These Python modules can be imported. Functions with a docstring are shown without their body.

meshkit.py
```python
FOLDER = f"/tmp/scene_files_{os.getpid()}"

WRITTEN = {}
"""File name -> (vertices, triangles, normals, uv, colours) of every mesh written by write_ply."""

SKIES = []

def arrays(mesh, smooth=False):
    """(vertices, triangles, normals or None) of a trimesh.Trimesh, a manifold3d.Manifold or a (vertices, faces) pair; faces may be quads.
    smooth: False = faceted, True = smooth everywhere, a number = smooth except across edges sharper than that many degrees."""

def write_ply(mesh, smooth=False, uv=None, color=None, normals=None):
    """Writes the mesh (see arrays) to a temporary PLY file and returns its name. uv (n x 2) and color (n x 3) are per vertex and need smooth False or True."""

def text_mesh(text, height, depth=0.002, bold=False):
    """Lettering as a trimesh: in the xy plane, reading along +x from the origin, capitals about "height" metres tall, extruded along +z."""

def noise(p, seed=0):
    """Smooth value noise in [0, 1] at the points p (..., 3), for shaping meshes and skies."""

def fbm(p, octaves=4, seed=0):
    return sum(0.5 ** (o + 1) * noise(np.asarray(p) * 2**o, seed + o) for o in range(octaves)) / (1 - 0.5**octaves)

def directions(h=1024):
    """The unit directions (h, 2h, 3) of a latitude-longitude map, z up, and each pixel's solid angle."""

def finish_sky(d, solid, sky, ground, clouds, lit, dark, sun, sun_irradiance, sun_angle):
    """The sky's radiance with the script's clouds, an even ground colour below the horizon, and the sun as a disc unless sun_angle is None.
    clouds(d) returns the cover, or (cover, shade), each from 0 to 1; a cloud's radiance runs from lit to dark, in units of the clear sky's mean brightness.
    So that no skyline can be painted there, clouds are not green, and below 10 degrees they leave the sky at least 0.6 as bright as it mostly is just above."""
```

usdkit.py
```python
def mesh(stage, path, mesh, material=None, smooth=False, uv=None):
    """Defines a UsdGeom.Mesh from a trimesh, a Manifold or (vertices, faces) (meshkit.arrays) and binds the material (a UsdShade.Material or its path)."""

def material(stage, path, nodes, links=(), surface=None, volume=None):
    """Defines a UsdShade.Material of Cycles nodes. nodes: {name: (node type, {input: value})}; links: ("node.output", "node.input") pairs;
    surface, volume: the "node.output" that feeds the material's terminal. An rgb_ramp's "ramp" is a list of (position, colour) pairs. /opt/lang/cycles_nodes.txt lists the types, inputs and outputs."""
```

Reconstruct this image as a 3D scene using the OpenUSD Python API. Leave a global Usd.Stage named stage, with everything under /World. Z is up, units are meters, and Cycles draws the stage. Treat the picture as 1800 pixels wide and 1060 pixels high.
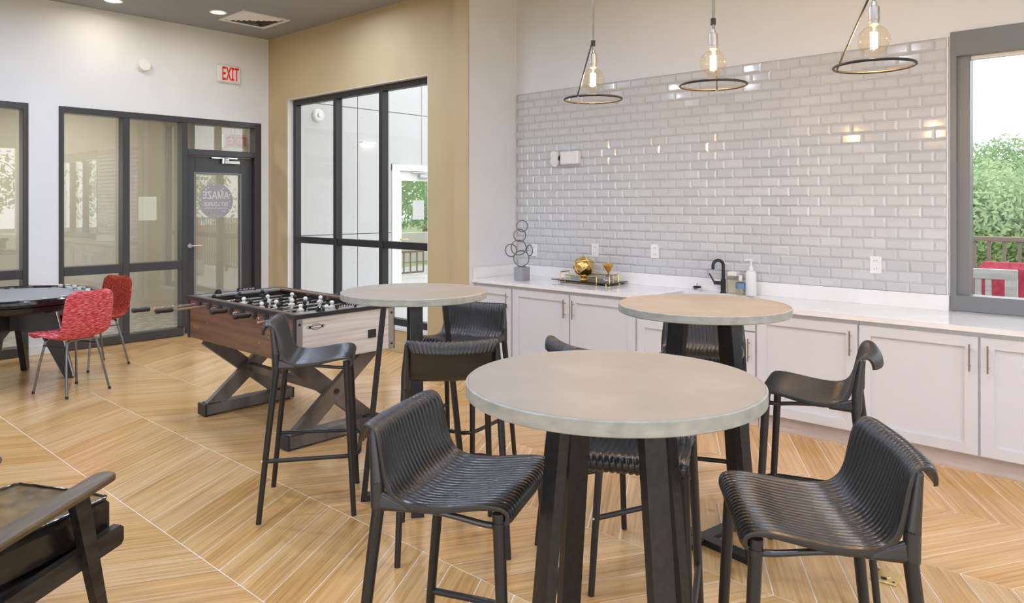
import math, random
import numpy as np, trimesh, usdkit, meshkit
import manifold3d as m3
from scipy.interpolate import CubicSpline
from scipy.ndimage import gaussian_filter1d
from shapely.geometry import Polygon, LineString, box as sbox
from shapely.ops import unary_union
from pxr import Usd, UsdGeom, UsdLux, UsdShade, Gf, Sdf

random.seed(7); RNG = np.random.default_rng(7)
stage = Usd.Stage.CreateInMemory()
UsdGeom.SetStageUpAxis(stage, UsdGeom.Tokens.z); UsdGeom.SetStageMetersPerUnit(stage, 1.0)
UsdGeom.Xform.Define(stage, '/World'); UsdGeom.Scope.Define(stage, '/World/Looks')

# ------------------------------------------------------------------ camera, sky, exposure
EYE = 1.53; FPX = 1293.0
HEAD = math.atan2(1170, 1293)                       # viewing direction, from +X towards +Y
FW = np.array([math.cos(HEAD), math.sin(HEAD), 0]); RT = np.array([math.sin(HEAD), -math.cos(HEAD), 0])
cam = UsdGeom.Camera.Define(stage, '/World/camera')
cam.CreateHorizontalApertureAttr(36.0); cam.CreateVerticalApertureAttr(36.0 * 1060 / 1800)
cam.CreateFocalLengthAttr(36.0 * FPX / 1800); cam.CreateVerticalApertureOffsetAttr(-36.0 * 170 / 1800)
cam.CreateClippingRangeAttr(Gf.Vec2f(0.05, 400)); cam.CreateExposureAttr(0.0)
xf = UsdGeom.Xformable(cam); xf.AddTranslateOp().Set(Gf.Vec3d(0, 0, EYE))
xf.AddRotateXYZOp().Set(Gf.Vec3f(90, 0, math.degrees(HEAD) - 90))
SKY = 0.95
dome = UsdLux.DomeLight.Define(stage, '/World/sky')
dome.CreateIntensityAttr(SKY); dome.CreateColorAttr(Gf.Vec3f(0.98, 0.985, 1.04))
LAMP = 460.0                                          # ceiling downlights, most of them added fill out of view
BULB = 1500.0                                         # pendant filaments
FILL_TINT = (0.83, 0.965, 1.23)  # cool tint of the added fill downlights

# ------------------------------------------------------------------ materials
MAT = {}
def mat(name, nodes, links=(), surface='p.BSDF'):
    MAT[name] = usdkit.material(stage, '/World/Looks/' + name, nodes, links, surface); return MAT[name]
def plain(name, col, rough=0.5, **k):
    d = {'base_color': col, 'roughness': rough}; d.update(k)
    return mat(name, {'p': ('principled_bsdf', d)})
def noisy(name, c1, c2, scale=(20, 20, 20), detail=4, rough=0.5, bump=0.0, lo=.35, hi=.65, coord='object', rot=(0, 0, 0), dist=0.002, mid=None, **k):
    d = {'roughness': rough}; d.update(k)
    ramp = [(lo, c1), (hi, c2)] if mid is None else [(lo, c1), ((lo + hi) / 2, mid), (hi, c2)]
    n = {'p': ('principled_bsdf', d), 'r': ('mapping', {'rotation': rot}), 's': ('mapping', {'scale': scale}), 'n': ('noise_texture', {'scale': 1.0, 'detail': detail}), 'c': ('rgb_ramp', {'ramp': ramp})}
    if coord == 'object': n['g'] = ('texture_coordinate', {}); src = 'g.object'
    else: n['g'] = ('geometry', {}); src = 'g.position'
    l = [(src, 'r.vector'), ('r.vector', 's.vector'), ('s.vector', 'n.vector'), ('n.fac', 'c.fac'), ('c.color', 'p.base_color')]
    if bump: n['b'] = ('bump', {'strength': bump, 'distance': dist}); l += [('n.fac', 'b.height'), ('b.normal', 'p.normal')]
    return mat(name, n, l)
noisy('paint_white', (.765, .785, .81), (.785, .805, .83), (3, 3, 3), rough=.75)
noisy('paint_warm_lit', (.545, .43, .245), (.565, .45, .26), (3, 3, 3), rough=.75)  # warm lamp light on the wall put into this colour
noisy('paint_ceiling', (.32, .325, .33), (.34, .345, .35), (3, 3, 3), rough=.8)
plain('hall_paint', (.66, .61, .52), .75)
plain('trim_white', (.80, .80, .80), .45)
plain('tile_glaze', (.61, .625, .64), .10, coat_weight=.5, coat_roughness=.04)
plain('tile_glaze_light', (.64, .655, .67), .09, coat_weight=.5, coat_roughness=.04)
plain('tile_glaze_grey', (.58, .595, .61), .11, coat_weight=.5, coat_roughness=.04)
plain('tile_grout', (.50, .48, .46), .8)
noisy('quartz', (.86, .86, .86), (.90, .90, .90), (6, 6, 6), rough=.10)
plain('cabinet_paint', (.70, .715, .74), .38)
plain('cabinet_dark', (.10, .09, .085), .7)
noisy('toe_wood', (.52, .46, .43), (.60, .54, .50), (8, 1.2, 8), rough=.5)
plain('frame_black', (.045, .046, .05), .33, metallic=.0, coat_weight=.2, coat_roughness=.2)
plain('frame_grey', (.20, .205, .21), .35)
plain('metal_black', (.022, .022, .024), .42)
noisy('leg_black', (.010, .010, .011), (.020, .020, .0215), (60, 60, 60), rough=.40)
plain('stool_plastic', (.018, .0185, .0195), .29, specular_ior_level=.7)
plain('stool_leg_plastic', (.016, .0165, .0175), .36)
plain('chrome', (.75, .75, .76), .12, metallic=1.0)
plain('steel', (.55, .56, .57), .28, metallic=1.0); plain('steel_dark', (.24, .245, .25), .30, metallic=1.0)
plain('brushed_nickel', (.62, .58, .52), .30, metallic=1.0)
plain('rod_bronze', (.34, .30, .24), .3, metallic=1.0); plain('bronze_handle', (.50, .42, .34), .30, metallic=1.0)
plain('gold', (.86, .60, .20), .22, metallic=1.0)
plain('brass', (.78, .60, .26), .33, metallic=1.0)
plain('sculpt_metal', (.20, .20, .20), .35, metallic=.9)
noisy('sculpt_block', (.30, .30, .31), (.36, .36, .37), (14, 14, 60), rough=.45)
plain('white_plastic', (.84, .84, .83), .35)
plain('black_gloss', (.012, .012, .013), .12)
plain('black_satin', (.018, .018, .019), .35)
plain('red_letter', (.72, .006, .008), .4, emission_color=(1, .02, .02), emission_strength=.12)
plain('sign_face', (.82, .80, .77), .4)
plain('concrete_deck', (.52, .51, .49), .8)
noisy('table_concrete', (.345, .300, .242), (.405, .355, .29), (7, 7, 7), detail=8, rough=.48, bump=.05, lo=.3, hi=.7, mid=(.372, .325, .265))
noisy('table_edge', (.33, .33, .29), (.45, .45, .405), (22, 22, 45), detail=6, rough=.5, bump=.08, lo=.3, hi=.7)
noisy('walnut', (.085, .040, .022), (.26, .135, .078), (7, 1.0, 30), detail=6, rough=.32, lo=.28, hi=.72, mid=(.165, .082, .046))
noisy('end_wood_sheen', (.48, .465, .45), (.76, .755, .745), (2.0, 7, 45), detail=6, rough=.34, lo=.25, hi=.72, mid=(.66, .65, .64))  # window light and sheen on the foosball ends put into a pale colour
noisy('leg_oak_dark', (.055, .046, .040), (.24, .225, .21), (6, 6, 2.2), detail=6, rough=.36, lo=.3, hi=.75)
plain('trim_metal', (.34, .335, .33), .4, metallic=.6)
plain('figure_black', (.02, .02, .02), .3); plain('figure_white', (.80, .79, .76), .3)
plain('pitch_green', (.10, .12, .10), .4)
noisy('felt_grey', (.27, .27, .275), (.33, .33, .335), (140, 140, 140), rough=.95)
noisy('leather_black', (.008, .007, .006), (.028, .024, .020), (14, 14, 14), detail=6, rough=.17, bump=.5, dist=.004, lo=.3, hi=.75)
noisy('leather_brown', (.018, .010, .005), (.38, .225, .055), (4, 4, 4), detail=7, rough=.22, bump=.35, dist=.004, lo=.32, hi=.72)
noisy('chair_wood', (.006, .0055, .005), (.035, .03, .027), (5, 30, 30), detail=5, rough=.42, bump=.1)
noisy('arm_wood', (.075, .052, .026), (.15, .108, .055), (4, 40, 40), detail=5, rough=.38)
noisy('tweed_pink', (.42, .018, .022), (.80, .36, .38), (26, 26, 260), detail=5, rough=.9, bump=.3, lo=.36, hi=.66, mid=(.60, .06, .075))
noisy('tweed_red', (.13, .006, .004), (.58, .10, .035), (40, 40, 180), detail=6, rough=.9, bump=.3, lo=.32, hi=.70, mid=(.36, .028, .012))
noisy('sofa_red', (.34, .03, .06), (.46, .06, .09), (20, 20, 20), rough=.9)
noisy('patio_grey', (.40, .395, .37), (.50, .495, .46), (4, 4, 30), rough=.7)
plain('rail_brown', (.24, .17, .14), .6)
noisy('grass', (.17, .21, .09), (.28, .32, .16), (.6, .6, .6), rough=1.0)
noisy('bark', (.12, .09, .06), (.22, .17, .12), (6, 6, 2), rough=.95)
plain('panel_white', (.60, .60, .615), .55); plain('panel_joint', (.25, .25, .26), .8)
plain('road_grey', (.36, .35, .33), .9); plain('wall_stone', (.46, .44, .38), .9)
noisy('carpet_grey', (.30, .30, .29), (.50, .49, .48), (9, 9, 9), detail=8, rough=1.0)
plain('decal_grey', (.34, .34, .35), .6); plain('decal_light', (.62, .62, .63), .6)
plain('paper_cream', (.88, .86, .77), .7)
plain('amber', (.55, .26, .02), .12, coat_weight=1.0)
plain('label_blue', (.18, .28, .45), .5); plain('label_white', (.85, .86, .85), .5)
plain('chip_white', (.78, .78, .76), .4); plain('chip_teal', (.30, .46, .45), .4); plain('chip_black', (.03, .03, .03), .35); plain('chip_red', (.40, .05, .07), .4)
plain('vent_dark', (.09, .085, .08), .8); plain('vent_pink', (.80, .52, .46), .6)
plain('rubber', (.02, .02, .02), .7)
def leaf_mat(name, col):
    mat(name, {'d': ('diffuse_bsdf', {'color': col}), 't': ('translucent_bsdf', {'color': tuple(c * 1.1 for c in col)}), 'm': ('mix_closure', {'fac': .35})},
        [('d.BSDF', 'm.closure1'), ('t.BSDF', 'm.closure2')], 'm.closure')
leaf_mat('leaf_mid', (.27, .41, .19)); leaf_mat('leaf_pale', (.40, .52, .29)); leaf_mat('leaf_deep', (.17, .29, .12))
def glass(name, tint, r0=.04, rough=0.0):     # clear sheet: Schlick reflection over plain transparency, the same from both faces
    mat(name, {'t': ('transparent_bsdf', {'color': tint}), 'g': ('glossy_bsdf', {'color': (1, 1, 1), 'roughness': rough}), 'w': ('layer_weight', {'blend': .5}), 'q': ('math', {'math_type': 'power', 'value2': 5.0}),
        'k': ('math', {'math_type': 'multiply_add', 'value2': 1 - r0, 'value3': r0}), 'm': ('mix_closure', {})},
        [('w.facing', 'q.value1'), ('q.value', 'k.value1'), ('k.value', 'm.fac'), ('t.BSDF', 'm.closure1'), ('g.BSDF', 'm.closure2')], 'm.closure')
glass('pane_glass', (.90, .91, .90), .013); glass('storefront_glass', (.95, .965, .94), .09); glass('bulb_glass', (1.0, .95, .86), .03)
glass('jar_glass', (.93, .95, .92), .04); glass('soap_amber', (.96, .94, .86), .04)
plain('crystal', (.95, .95, .95), .03, transmission_weight=.9, ior=1.5)
def emit(name, col, s): mat(name, {'e': ('emission', {'color': col, 'strength': s})}, [], 'e.emission')
emit('fill_lamp_lens', FILL_TINT, LAMP); emit('lamp_lens_low', (1.0, .87, .70), LAMP * .30); emit('filament', (1.0, .60, .22), BULB); emit('mirrored_light_lens', (1, .97, .92), 6.0); emit('hall_fill_lens', (1, .95, .86), 480.0)
for sgn, nm in ((1, 'a'), (-1, 'b')):
    for v, (c1, cm, c2) in enumerate([((.36, .18, .055), (.64, .375, .14), (.78, .51, .235)), ((.41, .22, .085), (.665, .405, .17), (.80, .54, .27)), ((.32, .155, .042), (.60, .34, .115), (.75, .465, .20))]):
        n = {'g': ('geometry', {}), 'r': ('mapping', {'rotation': (0, 0, -sgn * math.radians(30))}), 's': ('mapping', {'scale': (1.6, 62, 1)}), 's2': ('mapping', {'scale': (.9, 11, 1), 'location': (3.1, 0, 0)}),
             'n': ('noise_texture', {'scale': 1.0, 'detail': 5.0, 'roughness': .62}), 'n2': ('noise_texture', {'scale': 1.0, 'detail': 2.0}), 'x': ('mix_float', {'fac': .30}),
             'c': ('rgb_ramp', {'ramp': [(.30, c1), (.46, cm), (.64, c2)]}), 'b': ('bump', {'strength': .08, 'distance': .001}), 'p': ('principled_bsdf', {'roughness': .21, 'specular_ior_level': .65})}
        mat(f'plank_{nm}{v}', n, [('g.position', 'r.vector'), ('r.vector', 's.vector'), ('r.vector', 's2.vector'), ('s.vector', 'n.vector'), ('s2.vector', 'n2.vector'), ('n.fac', 'x.a'), ('n2.fac', 'x.b'),
            ('x.result', 'c.fac'), ('c.color', 'p.base_color'), ('n.fac', 'b.height'), ('b.normal', 'p.normal')])
plain('plank_grout', (.90, .86, .80), .8)

# ------------------------------------------------------------------ scene tree helpers
USED = {}
def numbered(parent, name):
    k = USED.get((parent, name), 0); USED[(parent, name)] = k + 1
    return name if k == 0 else f'{name}_{k:03d}'
def tag(path, label=None, cat=None, group=None, kind=None):
    p = stage.GetPrimAtPath(path)
    for k, v in (('label', label), ('category', cat), ('group', group), ('kind', kind)):
        if v: p.SetCustomDataByKey(k, v)
    return path
def thing(name, label=None, cat=None, loc=(0, 0, 0), rz=0.0, group=None, kind=None):
    p = '/World/' + numbered('/World', name)
    x = UsdGeom.Xform.Define(stage, p); x.AddTranslateOp().Set(Gf.Vec3d(*map(float, loc))); x.AddRotateZOp().Set(float(rz))
    return tag(p, label, cat, group, kind)
def part(parent, name, mesh, m, label=None, kind=None, smooth=30):
    p = parent + '/' + numbered(parent, name)
    usdkit.mesh(stage, p, mesh, MAT[m], smooth=smooth)
    return tag(p, label, kind=kind)
def single(name, mesh, m, label=None, cat=None, group=None, kind=None, smooth=30):
    p = part('/World', name, mesh, m, smooth=smooth); return tag(p, label, cat, group, kind)
def copy_of(src, loc, rz, label, cat=None, group=None):
    base = src.split('/')[-1]
    p = '/World/' + numbered('/World', base)
    x = UsdGeom.Xform.Define(stage, p); x.GetPrim().GetReferences().AddInternalReference(src)
    x.ClearXformOpOrder(); x.AddTranslateOp().Set(Gf.Vec3d(*map(float, loc))); x.AddRotateZOp().Set(float(rz)); x.GetPrim().SetInstanceable(True)
    return tag(p, label, cat, group)

# ------------------------------------------------------------------ mesh helpers
def tm(v, f): return trimesh.Trimesh(np.asarray(v, float), np.asarray(f, int), process=False)
def from_man(m): q = m.to_mesh(); return tm(q.vert_properties[:, :3], q.tri_verts)
def join(*ms):
    l = []
    for m in ms: l += list(m) if isinstance(m, (list, tuple)) else [m]
    return trimesh.util.concatenate(l)
def hull(pts): return from_man(m3.Manifold.hull_points(np.asarray(pts, float)))
def box(x0, x1, y0, y1, z0, z1, b=0.0):
    x0, x1 = min(x0, x1), max(x0, x1); y0, y1 = min(y0, y1), max(y0, y1); z0, z1 = min(z0, z1), max(z0, z1)
    if b <= 0:
        m = trimesh.creation.box((x1 - x0, y1 - y0, z1 - z0)); m.apply_translation(((x0 + x1) / 2, (y0 + y1) / 2, (z0 + z1) / 2)); return m
    P = []
    for sx in (0, 1):
        for sy in (0, 1):
            for sz in (0, 1):
                c = np.array([(x0, x1)[sx], (y0, y1)[sy], (z0, z1)[sz]]); d = np.array([1 - 2 * sx, 1 - 2 * sy, 1 - 2 * sz]) * b
                for k in range(3):
                    q = c + d; q[k] = c[k]; P.append(q)
    return hull(P)
def move(m, loc=(0, 0, 0), rz=0.0, ry=0.0, rx=0.0):
    T = trimesh.transformations; m = m.copy()
    M = T.translation_matrix(loc) @ T.rotation_matrix(rz, [0, 0, 1]) @ T.rotation_matrix(ry, [0, 1, 0]) @ T.rotation_matrix(rx, [1, 0, 0])
    m.apply_transform(M); return m
def tube(pts, r, n=12, closed=False, flat=1.0):
    P = np.asarray(pts, float); N = len(P); R = np.broadcast_to(np.asarray(r, float), (N,))
    if closed: T = np.roll(P, -1, 0) - np.roll(P, 1, 0)
    else: T = np.gradient(P, axis=0)
    T /= np.linalg.norm(T, axis=1, keepdims=True) + 1e-12
    u = np.cross(T[0], [0, 0, 1.0]);
    if np.linalg.norm(u) < 1e-3: u = np.cross(T[0], [1.0, 0, 0])
    u /= np.linalg.norm(u); V = []; a = np.linspace(0, 2 * np.pi, n, endpoint=False)
    for i in range(N):
        u = u - T[i] * (u @ T[i]); u /= np.linalg.norm(u); w = np.cross(T[i], u)
        V.append(P[i] + R[i] * (np.cos(a)[:, None] * u + flat * np.sin(a)[:, None] * w))
    V = np.vstack(V); F = []
    for i in range(N if closed else N - 1):
        j = (i + 1) % N
        for k in range(n):
            l = (k + 1) % n; F += [(i * n + k, i * n + l, j * n + l), (i * n + k, j * n + l, j * n + k)]
    if not closed:
        c0, c1 = len(V), len(V) + 1; V = np.vstack([V, P[0], P[-1]])
        for k in range(n):
            l = (k + 1) % n; F += [(c0, l, k), (c1, (N - 1) * n + k, (N - 1) * n + l)]
    m = tm(V, F)
    return m
def spline(pts, n=40, closed=False):
    P = np.asarray(pts, float)
    if closed: P = np.vstack([P, P[:1]])
    s = np.r_[0, np.cumsum(np.linalg.norm(np.diff(P, axis=0), axis=1))]
    c = CubicSpline(s, P, bc_type='periodic' if closed else 'natural')
    t = np.linspace(0, s[-1], n, endpoint=not closed); return c(t)
def cyl(p, q, r, r2=None, n=16): return tube([p, q], [r, r if r2 is None else r2], n)
def lathe(prof, n=40):
    prof = np.asarray(prof, float); N = len(prof); a = np.linspace(0, 2 * np.pi, n, endpoint=False)
    V = np.array([(r * math.cos(t), r * math.sin(t), z) for r, z in prof for t in a]); F = []
    for i in range(N - 1):
        for k in range(n):
            l = (k + 1) % n; F += [(i * n + k, i * n + l, (i + 1) * n + l), (i * n + k, (i + 1) * n + l, (i + 1) * n + k)]
    m = tm(V, F); m.merge_vertices(); m.update_faces(m.nondegenerate_faces()); return m
def ball(c, r, sub=2): m = trimesh.creation.icosphere(sub, r); m.apply_translation(c); return m
def capsule_hull(*sph, n=2): return hull(np.vstack([ball(c, r, n).vertices for c, r in sph]))
def extrude(poly, t):
    ps = poly.geoms if hasattr(poly, 'geoms') else [poly]
    return join([trimesh.creation.extrude_polygon(p, t, engine='earcut') for p in ps if p.area > 1e-8])
def wall_x(poly, x, t):      # polygon in (Y, Z), extruded towards +X from x
    m = extrude(poly, t); v = m.vertices.copy(); m.vertices = np.c_[v[:, 2] + x, v[:, 0], v[:, 1]]; return m
def wall_y(poly, y, t):      # polygon in (X, Z), extruded towards +Y from y
    m = extrude(poly, t); v = m.vertices.copy(); m.vertices = np.c_[v[:, 0], v[:, 2] + y, v[:, 1]]; m.invert(); return m
def text(s, h, depth, bold=False): return meshkit.text_mesh(s, h, depth, bold)
def place(m, o, ex, ey):     # local x -> ex, y -> ey, z -> ex x ey, at o
    ex, ey = np.asarray(ex, float), np.asarray(ey, float); ez = np.cross(ex, ey); m = m.copy()
    m.vertices = np.asarray(o, float) + m.vertices @ np.array([ex, ey, ez]); return m
def pix(p):
    d = np.asarray(p, float) - [0, 0, EYE]; z = d @ FW
    return (900 + FPX * (d @ RT) / z, 360 - FPX * d[..., 2] / z) if z > .05 else None
def px_area(P):
    q = [pix(p) for p in P]
    if any(a is None for a in q): return 0.0
    g = Polygon(q)
    if not g.is_valid: return 0.0
    return g.intersection(sbox(0, 0, 1800, 1060)).area

# ------------------------------------------------------------------ the setting
XT, XY, XP, YL, CEIL = 5.451, 4.877, 4.786, 8.606, 3.634     # tile wall, window wall, pier front, storefront wall, ceiling
YA = 4.879                                                   # white side of the pier
X0, Y0 = -3.4, -3.4                                          # far corner behind the camera
W1 = (-1.55, 1.094, .846, 2.649)                             # window in the tile wall (Y, Z)

# floor of chevron planks
fl = thing('floor', kind='structure')
part(fl, 'grout_bed', box(X0, XT, Y0, YL + .15, -.12, -.0012), 'plank_grout')
CW, PP = .684, .18; rise = CW * math.tan(math.radians(30)); gap = .0048; planks = []
room = sbox(X0 + .002, Y0 + .002, XT - .002, YL + .148)
for k in range(-8, 7):
    xa = 1.46 + k * CW; xb = xa + CW; up = (k % 2 == 0); ph = .095 + (0 if up else rise)
    for j in range(-28, 56):
        ya = ph + j * PP; yb = ya + (rise if up else -rise)
        q = Polygon([(xa, ya), (xb, yb), (xb, yb + PP), (xa, ya + PP)]).buffer(-gap / 2, join_style=2).intersection(room)
        if q.is_empty or q.area < 2e-4: continue
        c = np.array(q.exterior.coords)[:-1]
        planks.append((px_area([(x, y, 0) for x, y in c]), up, q))
planks.sort(key=lambda t: -t[0]); rest = {'a': [], 'b': []}
for i, (a, up, q) in enumerate(planks):
    m = extrude(q, .006); m.apply_translation((0, 0, -.006))
    nm = 'a' if up else 'b'
    if i < 300: part(fl, 'plank', m, f'plank_{nm}{RNG.integers(3)}', smooth=False)
    else: rest[nm].append(m)
part(fl, 'plank_field', join(rest['a']), 'plank_a0', kind='stuff', smooth=False)
part(fl, 'plank_field', join(rest['b']), 'plank_b1', kind='stuff', smooth=False)

single('ceiling', box(X0 - .15, XT + .15, Y0 - .15, YL + .15, CEIL, CEIL + .15), 'paint_ceiling', kind='structure', smooth=False)
SA = (2.502, 4.776, 0.0, 2.557); SB = (.35, 2.232, 0.0, 2.557)        # storefront openings in the left wall (X, Z)
g = sbox(X0, 0, XY + .15, CEIL).difference(sbox(SA[0], -.1, SA[1], SA[3])).difference(sbox(SB[0], -.1, SB[1], SB[3]))
single('wall_left', wall_y(g, YL, .15), 'paint_white', kind='structure', smooth=False)
WB = (5.546, 8.152, .25, 2.83)
g = sbox(YA + .19, 0, YL, CEIL).difference(sbox(WB[0], WB[2], WB[1], WB[3]))
single('wall_back', wall_x(g, XY, .15), 'paint_warm_lit', kind='structure', smooth=False)
rev = join(box(XY + .001, XY + .15, WB[1] - .006, WB[1], WB[2], WB[3]), box(XY + .001, XY + .15, WB[0], WB[0] + .006, WB[2], WB[3]), box(XY + .001, XY + .15, WB[0], WB[1], WB[3] - .006, WB[3]), box(XY - .012, XY + .15, WB[0], WB[1], WB[2] - .02, WB[2] + .006))
single('trim_1', rev, 'trim_white', kind='structure', smooth=False)
# pier between window wall and tiled recess: same paint, warm light put into the front colour, side white
single('wall_pier', box(XP, XP + .012, YA + .0015, YA + .19, 0, CEIL), 'paint_warm_lit', kind='structure', smooth=False)
single('wall_recess', box(XP + .0122, XT + .15, YA, YA + .19, 0, CEIL), 'paint_white', kind='structure', smooth=False)
g = sbox(Y0, 0, YA, CEIL).difference(sbox(W1[0], W1[2], W1[1], W1[3]))
single('wall_right', wall_x(g, XT + .009, .15), 'paint_white', kind='structure', smooth=False)
g = sbox(X0, 0, XT, CEIL)
for a in (-2.9, -.8, 1.3, 3.4): g = g.difference(sbox(a, .35, a + 1.75, 2.9))
single('wall_rear', wall_y(g, Y0 - .15, .15), 'paint_white', kind='structure', smooth=False)
g = sbox(Y0, 0, YL, CEIL)
for a in (-3.0, -1.05, .9): g = g.difference(sbox(a, .35, a + 1.75, 2.9))
single('wall_side', wall_x(g, X0 - .15, .15), 'paint_white', kind='structure', smooth=False)
single('baseboard_left', join(box(X0, SB[0], YL - .014, YL, 0, .1, .004), box(SB[1], SA[0], YL - .014, YL, 0, .1, .004), box(SA[1], XY, YL - .014, YL, 0, .1, .004)), 'trim_white', kind='structure', smooth=False)
single('baseboard_back', box(XY - .014, XY, YA + .19, YL - .014, 0, .1, .004), 'paint_warm_lit', kind='structure', smooth=False)

# tiles on the right wall: parts of the wall's own tile field
tl = thing('wall_tiles', kind='structure')
TZ0, TZ1, TY0, TY1 = .944, 2.620, 1.115, YA - .001
part(tl, 'grout', box(XT + .004, XT + .0095, TY0, TY1, TZ0, TZ1), 'tile_grout')
RH, TW, gt = .0735, .147, .0016
def tile(y0, y1, z0, z1, full):
    P = [(XT + .005, y0, z0), (XT + .005, y1, z0), (XT + .005, y1, z1), (XT + .005, y0, z1)]
    e, t0, t1 = .0135, XT + .0025, XT - .0065
    b0 = [(t0, y0, z0), (t0, y1, z0), (t0, y1, z1), (t0, y0, z1)]
    l = e if full[0] else .0; r = e if full[1] else .0; bz = e if full[2] else 0.0
    b1 = [(t1, y0 + l, z0 + bz), (t1, y1 - r, z0 + bz), (t1, y1 - r, z1 - e), (t1, y0 + l, z1 - e)]
    V = P + b0 + b1; F = []
    for i in range(4):
        j = (i + 1) % 4
        F += [(i, 4 + i, 4 + j), (i, 4 + j, j), (4 + i, 8 + i, 8 + j), (4 + i, 8 + j, 4 + j)]
    F += [(8, 10, 9), (8, 11, 10)]
    m = tm(V, F); m.fix_normals(); return m
tiles = []; row = 0; z1 = TZ1
while z1 > TZ0 + .01:
    z0 = max(z1 - RH, TZ0); y = TY0 - (TW / 2 if row % 2 == 0 else 0)
    while y < TY1 - .004:
        a, b = max(y, TY0), min(y + TW, TY1)
        if b - a > .012:
            q = (a + gt / 2, b - gt / 2, z0 + gt / 2, z1 - gt / 2)
            tiles.append((px_area([(XT, q[0], q[2]), (XT, q[1], q[2]), (XT, q[1], q[3]), (XT, q[0], q[3])]), q, (a == y and b - a > .05, abs(b - y - TW) < 1e-6 and b - a > .05, z1 - z0 > RH - 1e-6)))
        y += TW
    z1 -= RH; row += 1
tiles.sort(key=lambda t: -t[0]); far = []
for i, (a, q, fu) in enumerate(tiles):
    m = tile(*q, fu); m.vertices[:, 0] += RNG.normal(0, .0003)
    # each tile sits a hair out of plane
    m.vertices[:, 0] += (m.vertices[:, 1] - (q[0] + q[1]) / 2) * RNG.normal(0, .0035) + (m.vertices[:, 2] - (q[2] + q[3]) / 2) * RNG.normal(0, .005)
    if i < 300: part(tl, 'tile', m, ('tile_glaze', 'tile_glaze', 'tile_glaze_light', 'tile_glaze_grey')[RNG.integers(4)], smooth=False)
    else: far.append(m)
part(tl, 'tile_field', join(far), 'tile_glaze', kind='stuff', smooth=False)
single('trim_2', join(box(XT - .004, XT + .009, TY0 - .010, TY0 - .001, TZ0, TZ1 + .004), box(XT - .002, XT + .009, TY0 - .001, TY1, TZ1 + .0005, TZ1 + .004)), 'trim_white', kind='structure', smooth=False)

# ---- windows and doors
w = thing('window_1', kind='structure')                       # big window right of the tiles, three lights
y0, y1, z0, z1 = W1; fx0, fx1 = XT - .006, XT + .13
part(w, 'frame', join(box(fx0 + .03, fx1, y1 - .105, y1 - .03, z0, z1, .003), box(fx0, fx0 + .1, y1 - .035, y1, z0, z1, .003), box(fx0, fx1, y0, y0 + .1, z0, z1, .003),
     box(fx0 + .001, fx1, y0, y1, z1 - .16, z1, .003), box(fx0 + .001, fx1, y0, y1, z0, z0 + .1, .003)), 'frame_grey')
pw = (y1 - .105 - (y0 + .1)) / 3
for i in (1, 2): part(w, 'mullion', box(fx0 + .03, fx1, y0 + .1 + i * pw - .04, y0 + .1 + i * pw + .04, z0 + .1, z1 - .16, .003), 'frame_grey')
for i in range(3): part(w, 'pane', box(XT + .10, XT + .106, y0 + .1 + i * pw + (.04 if i else 0), y0 + .1 + (i + 1) * pw - (.04 if i < 2 else 0), z0 + .1, z1 - .16), 'pane_glass')
part(w, 'roller_shade', join(box(fx0 + .045, fx0 + .09, y0 + .1, y1 - .105, z1 - .185, z1 - .16, .003)), 'trim_white')

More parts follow.
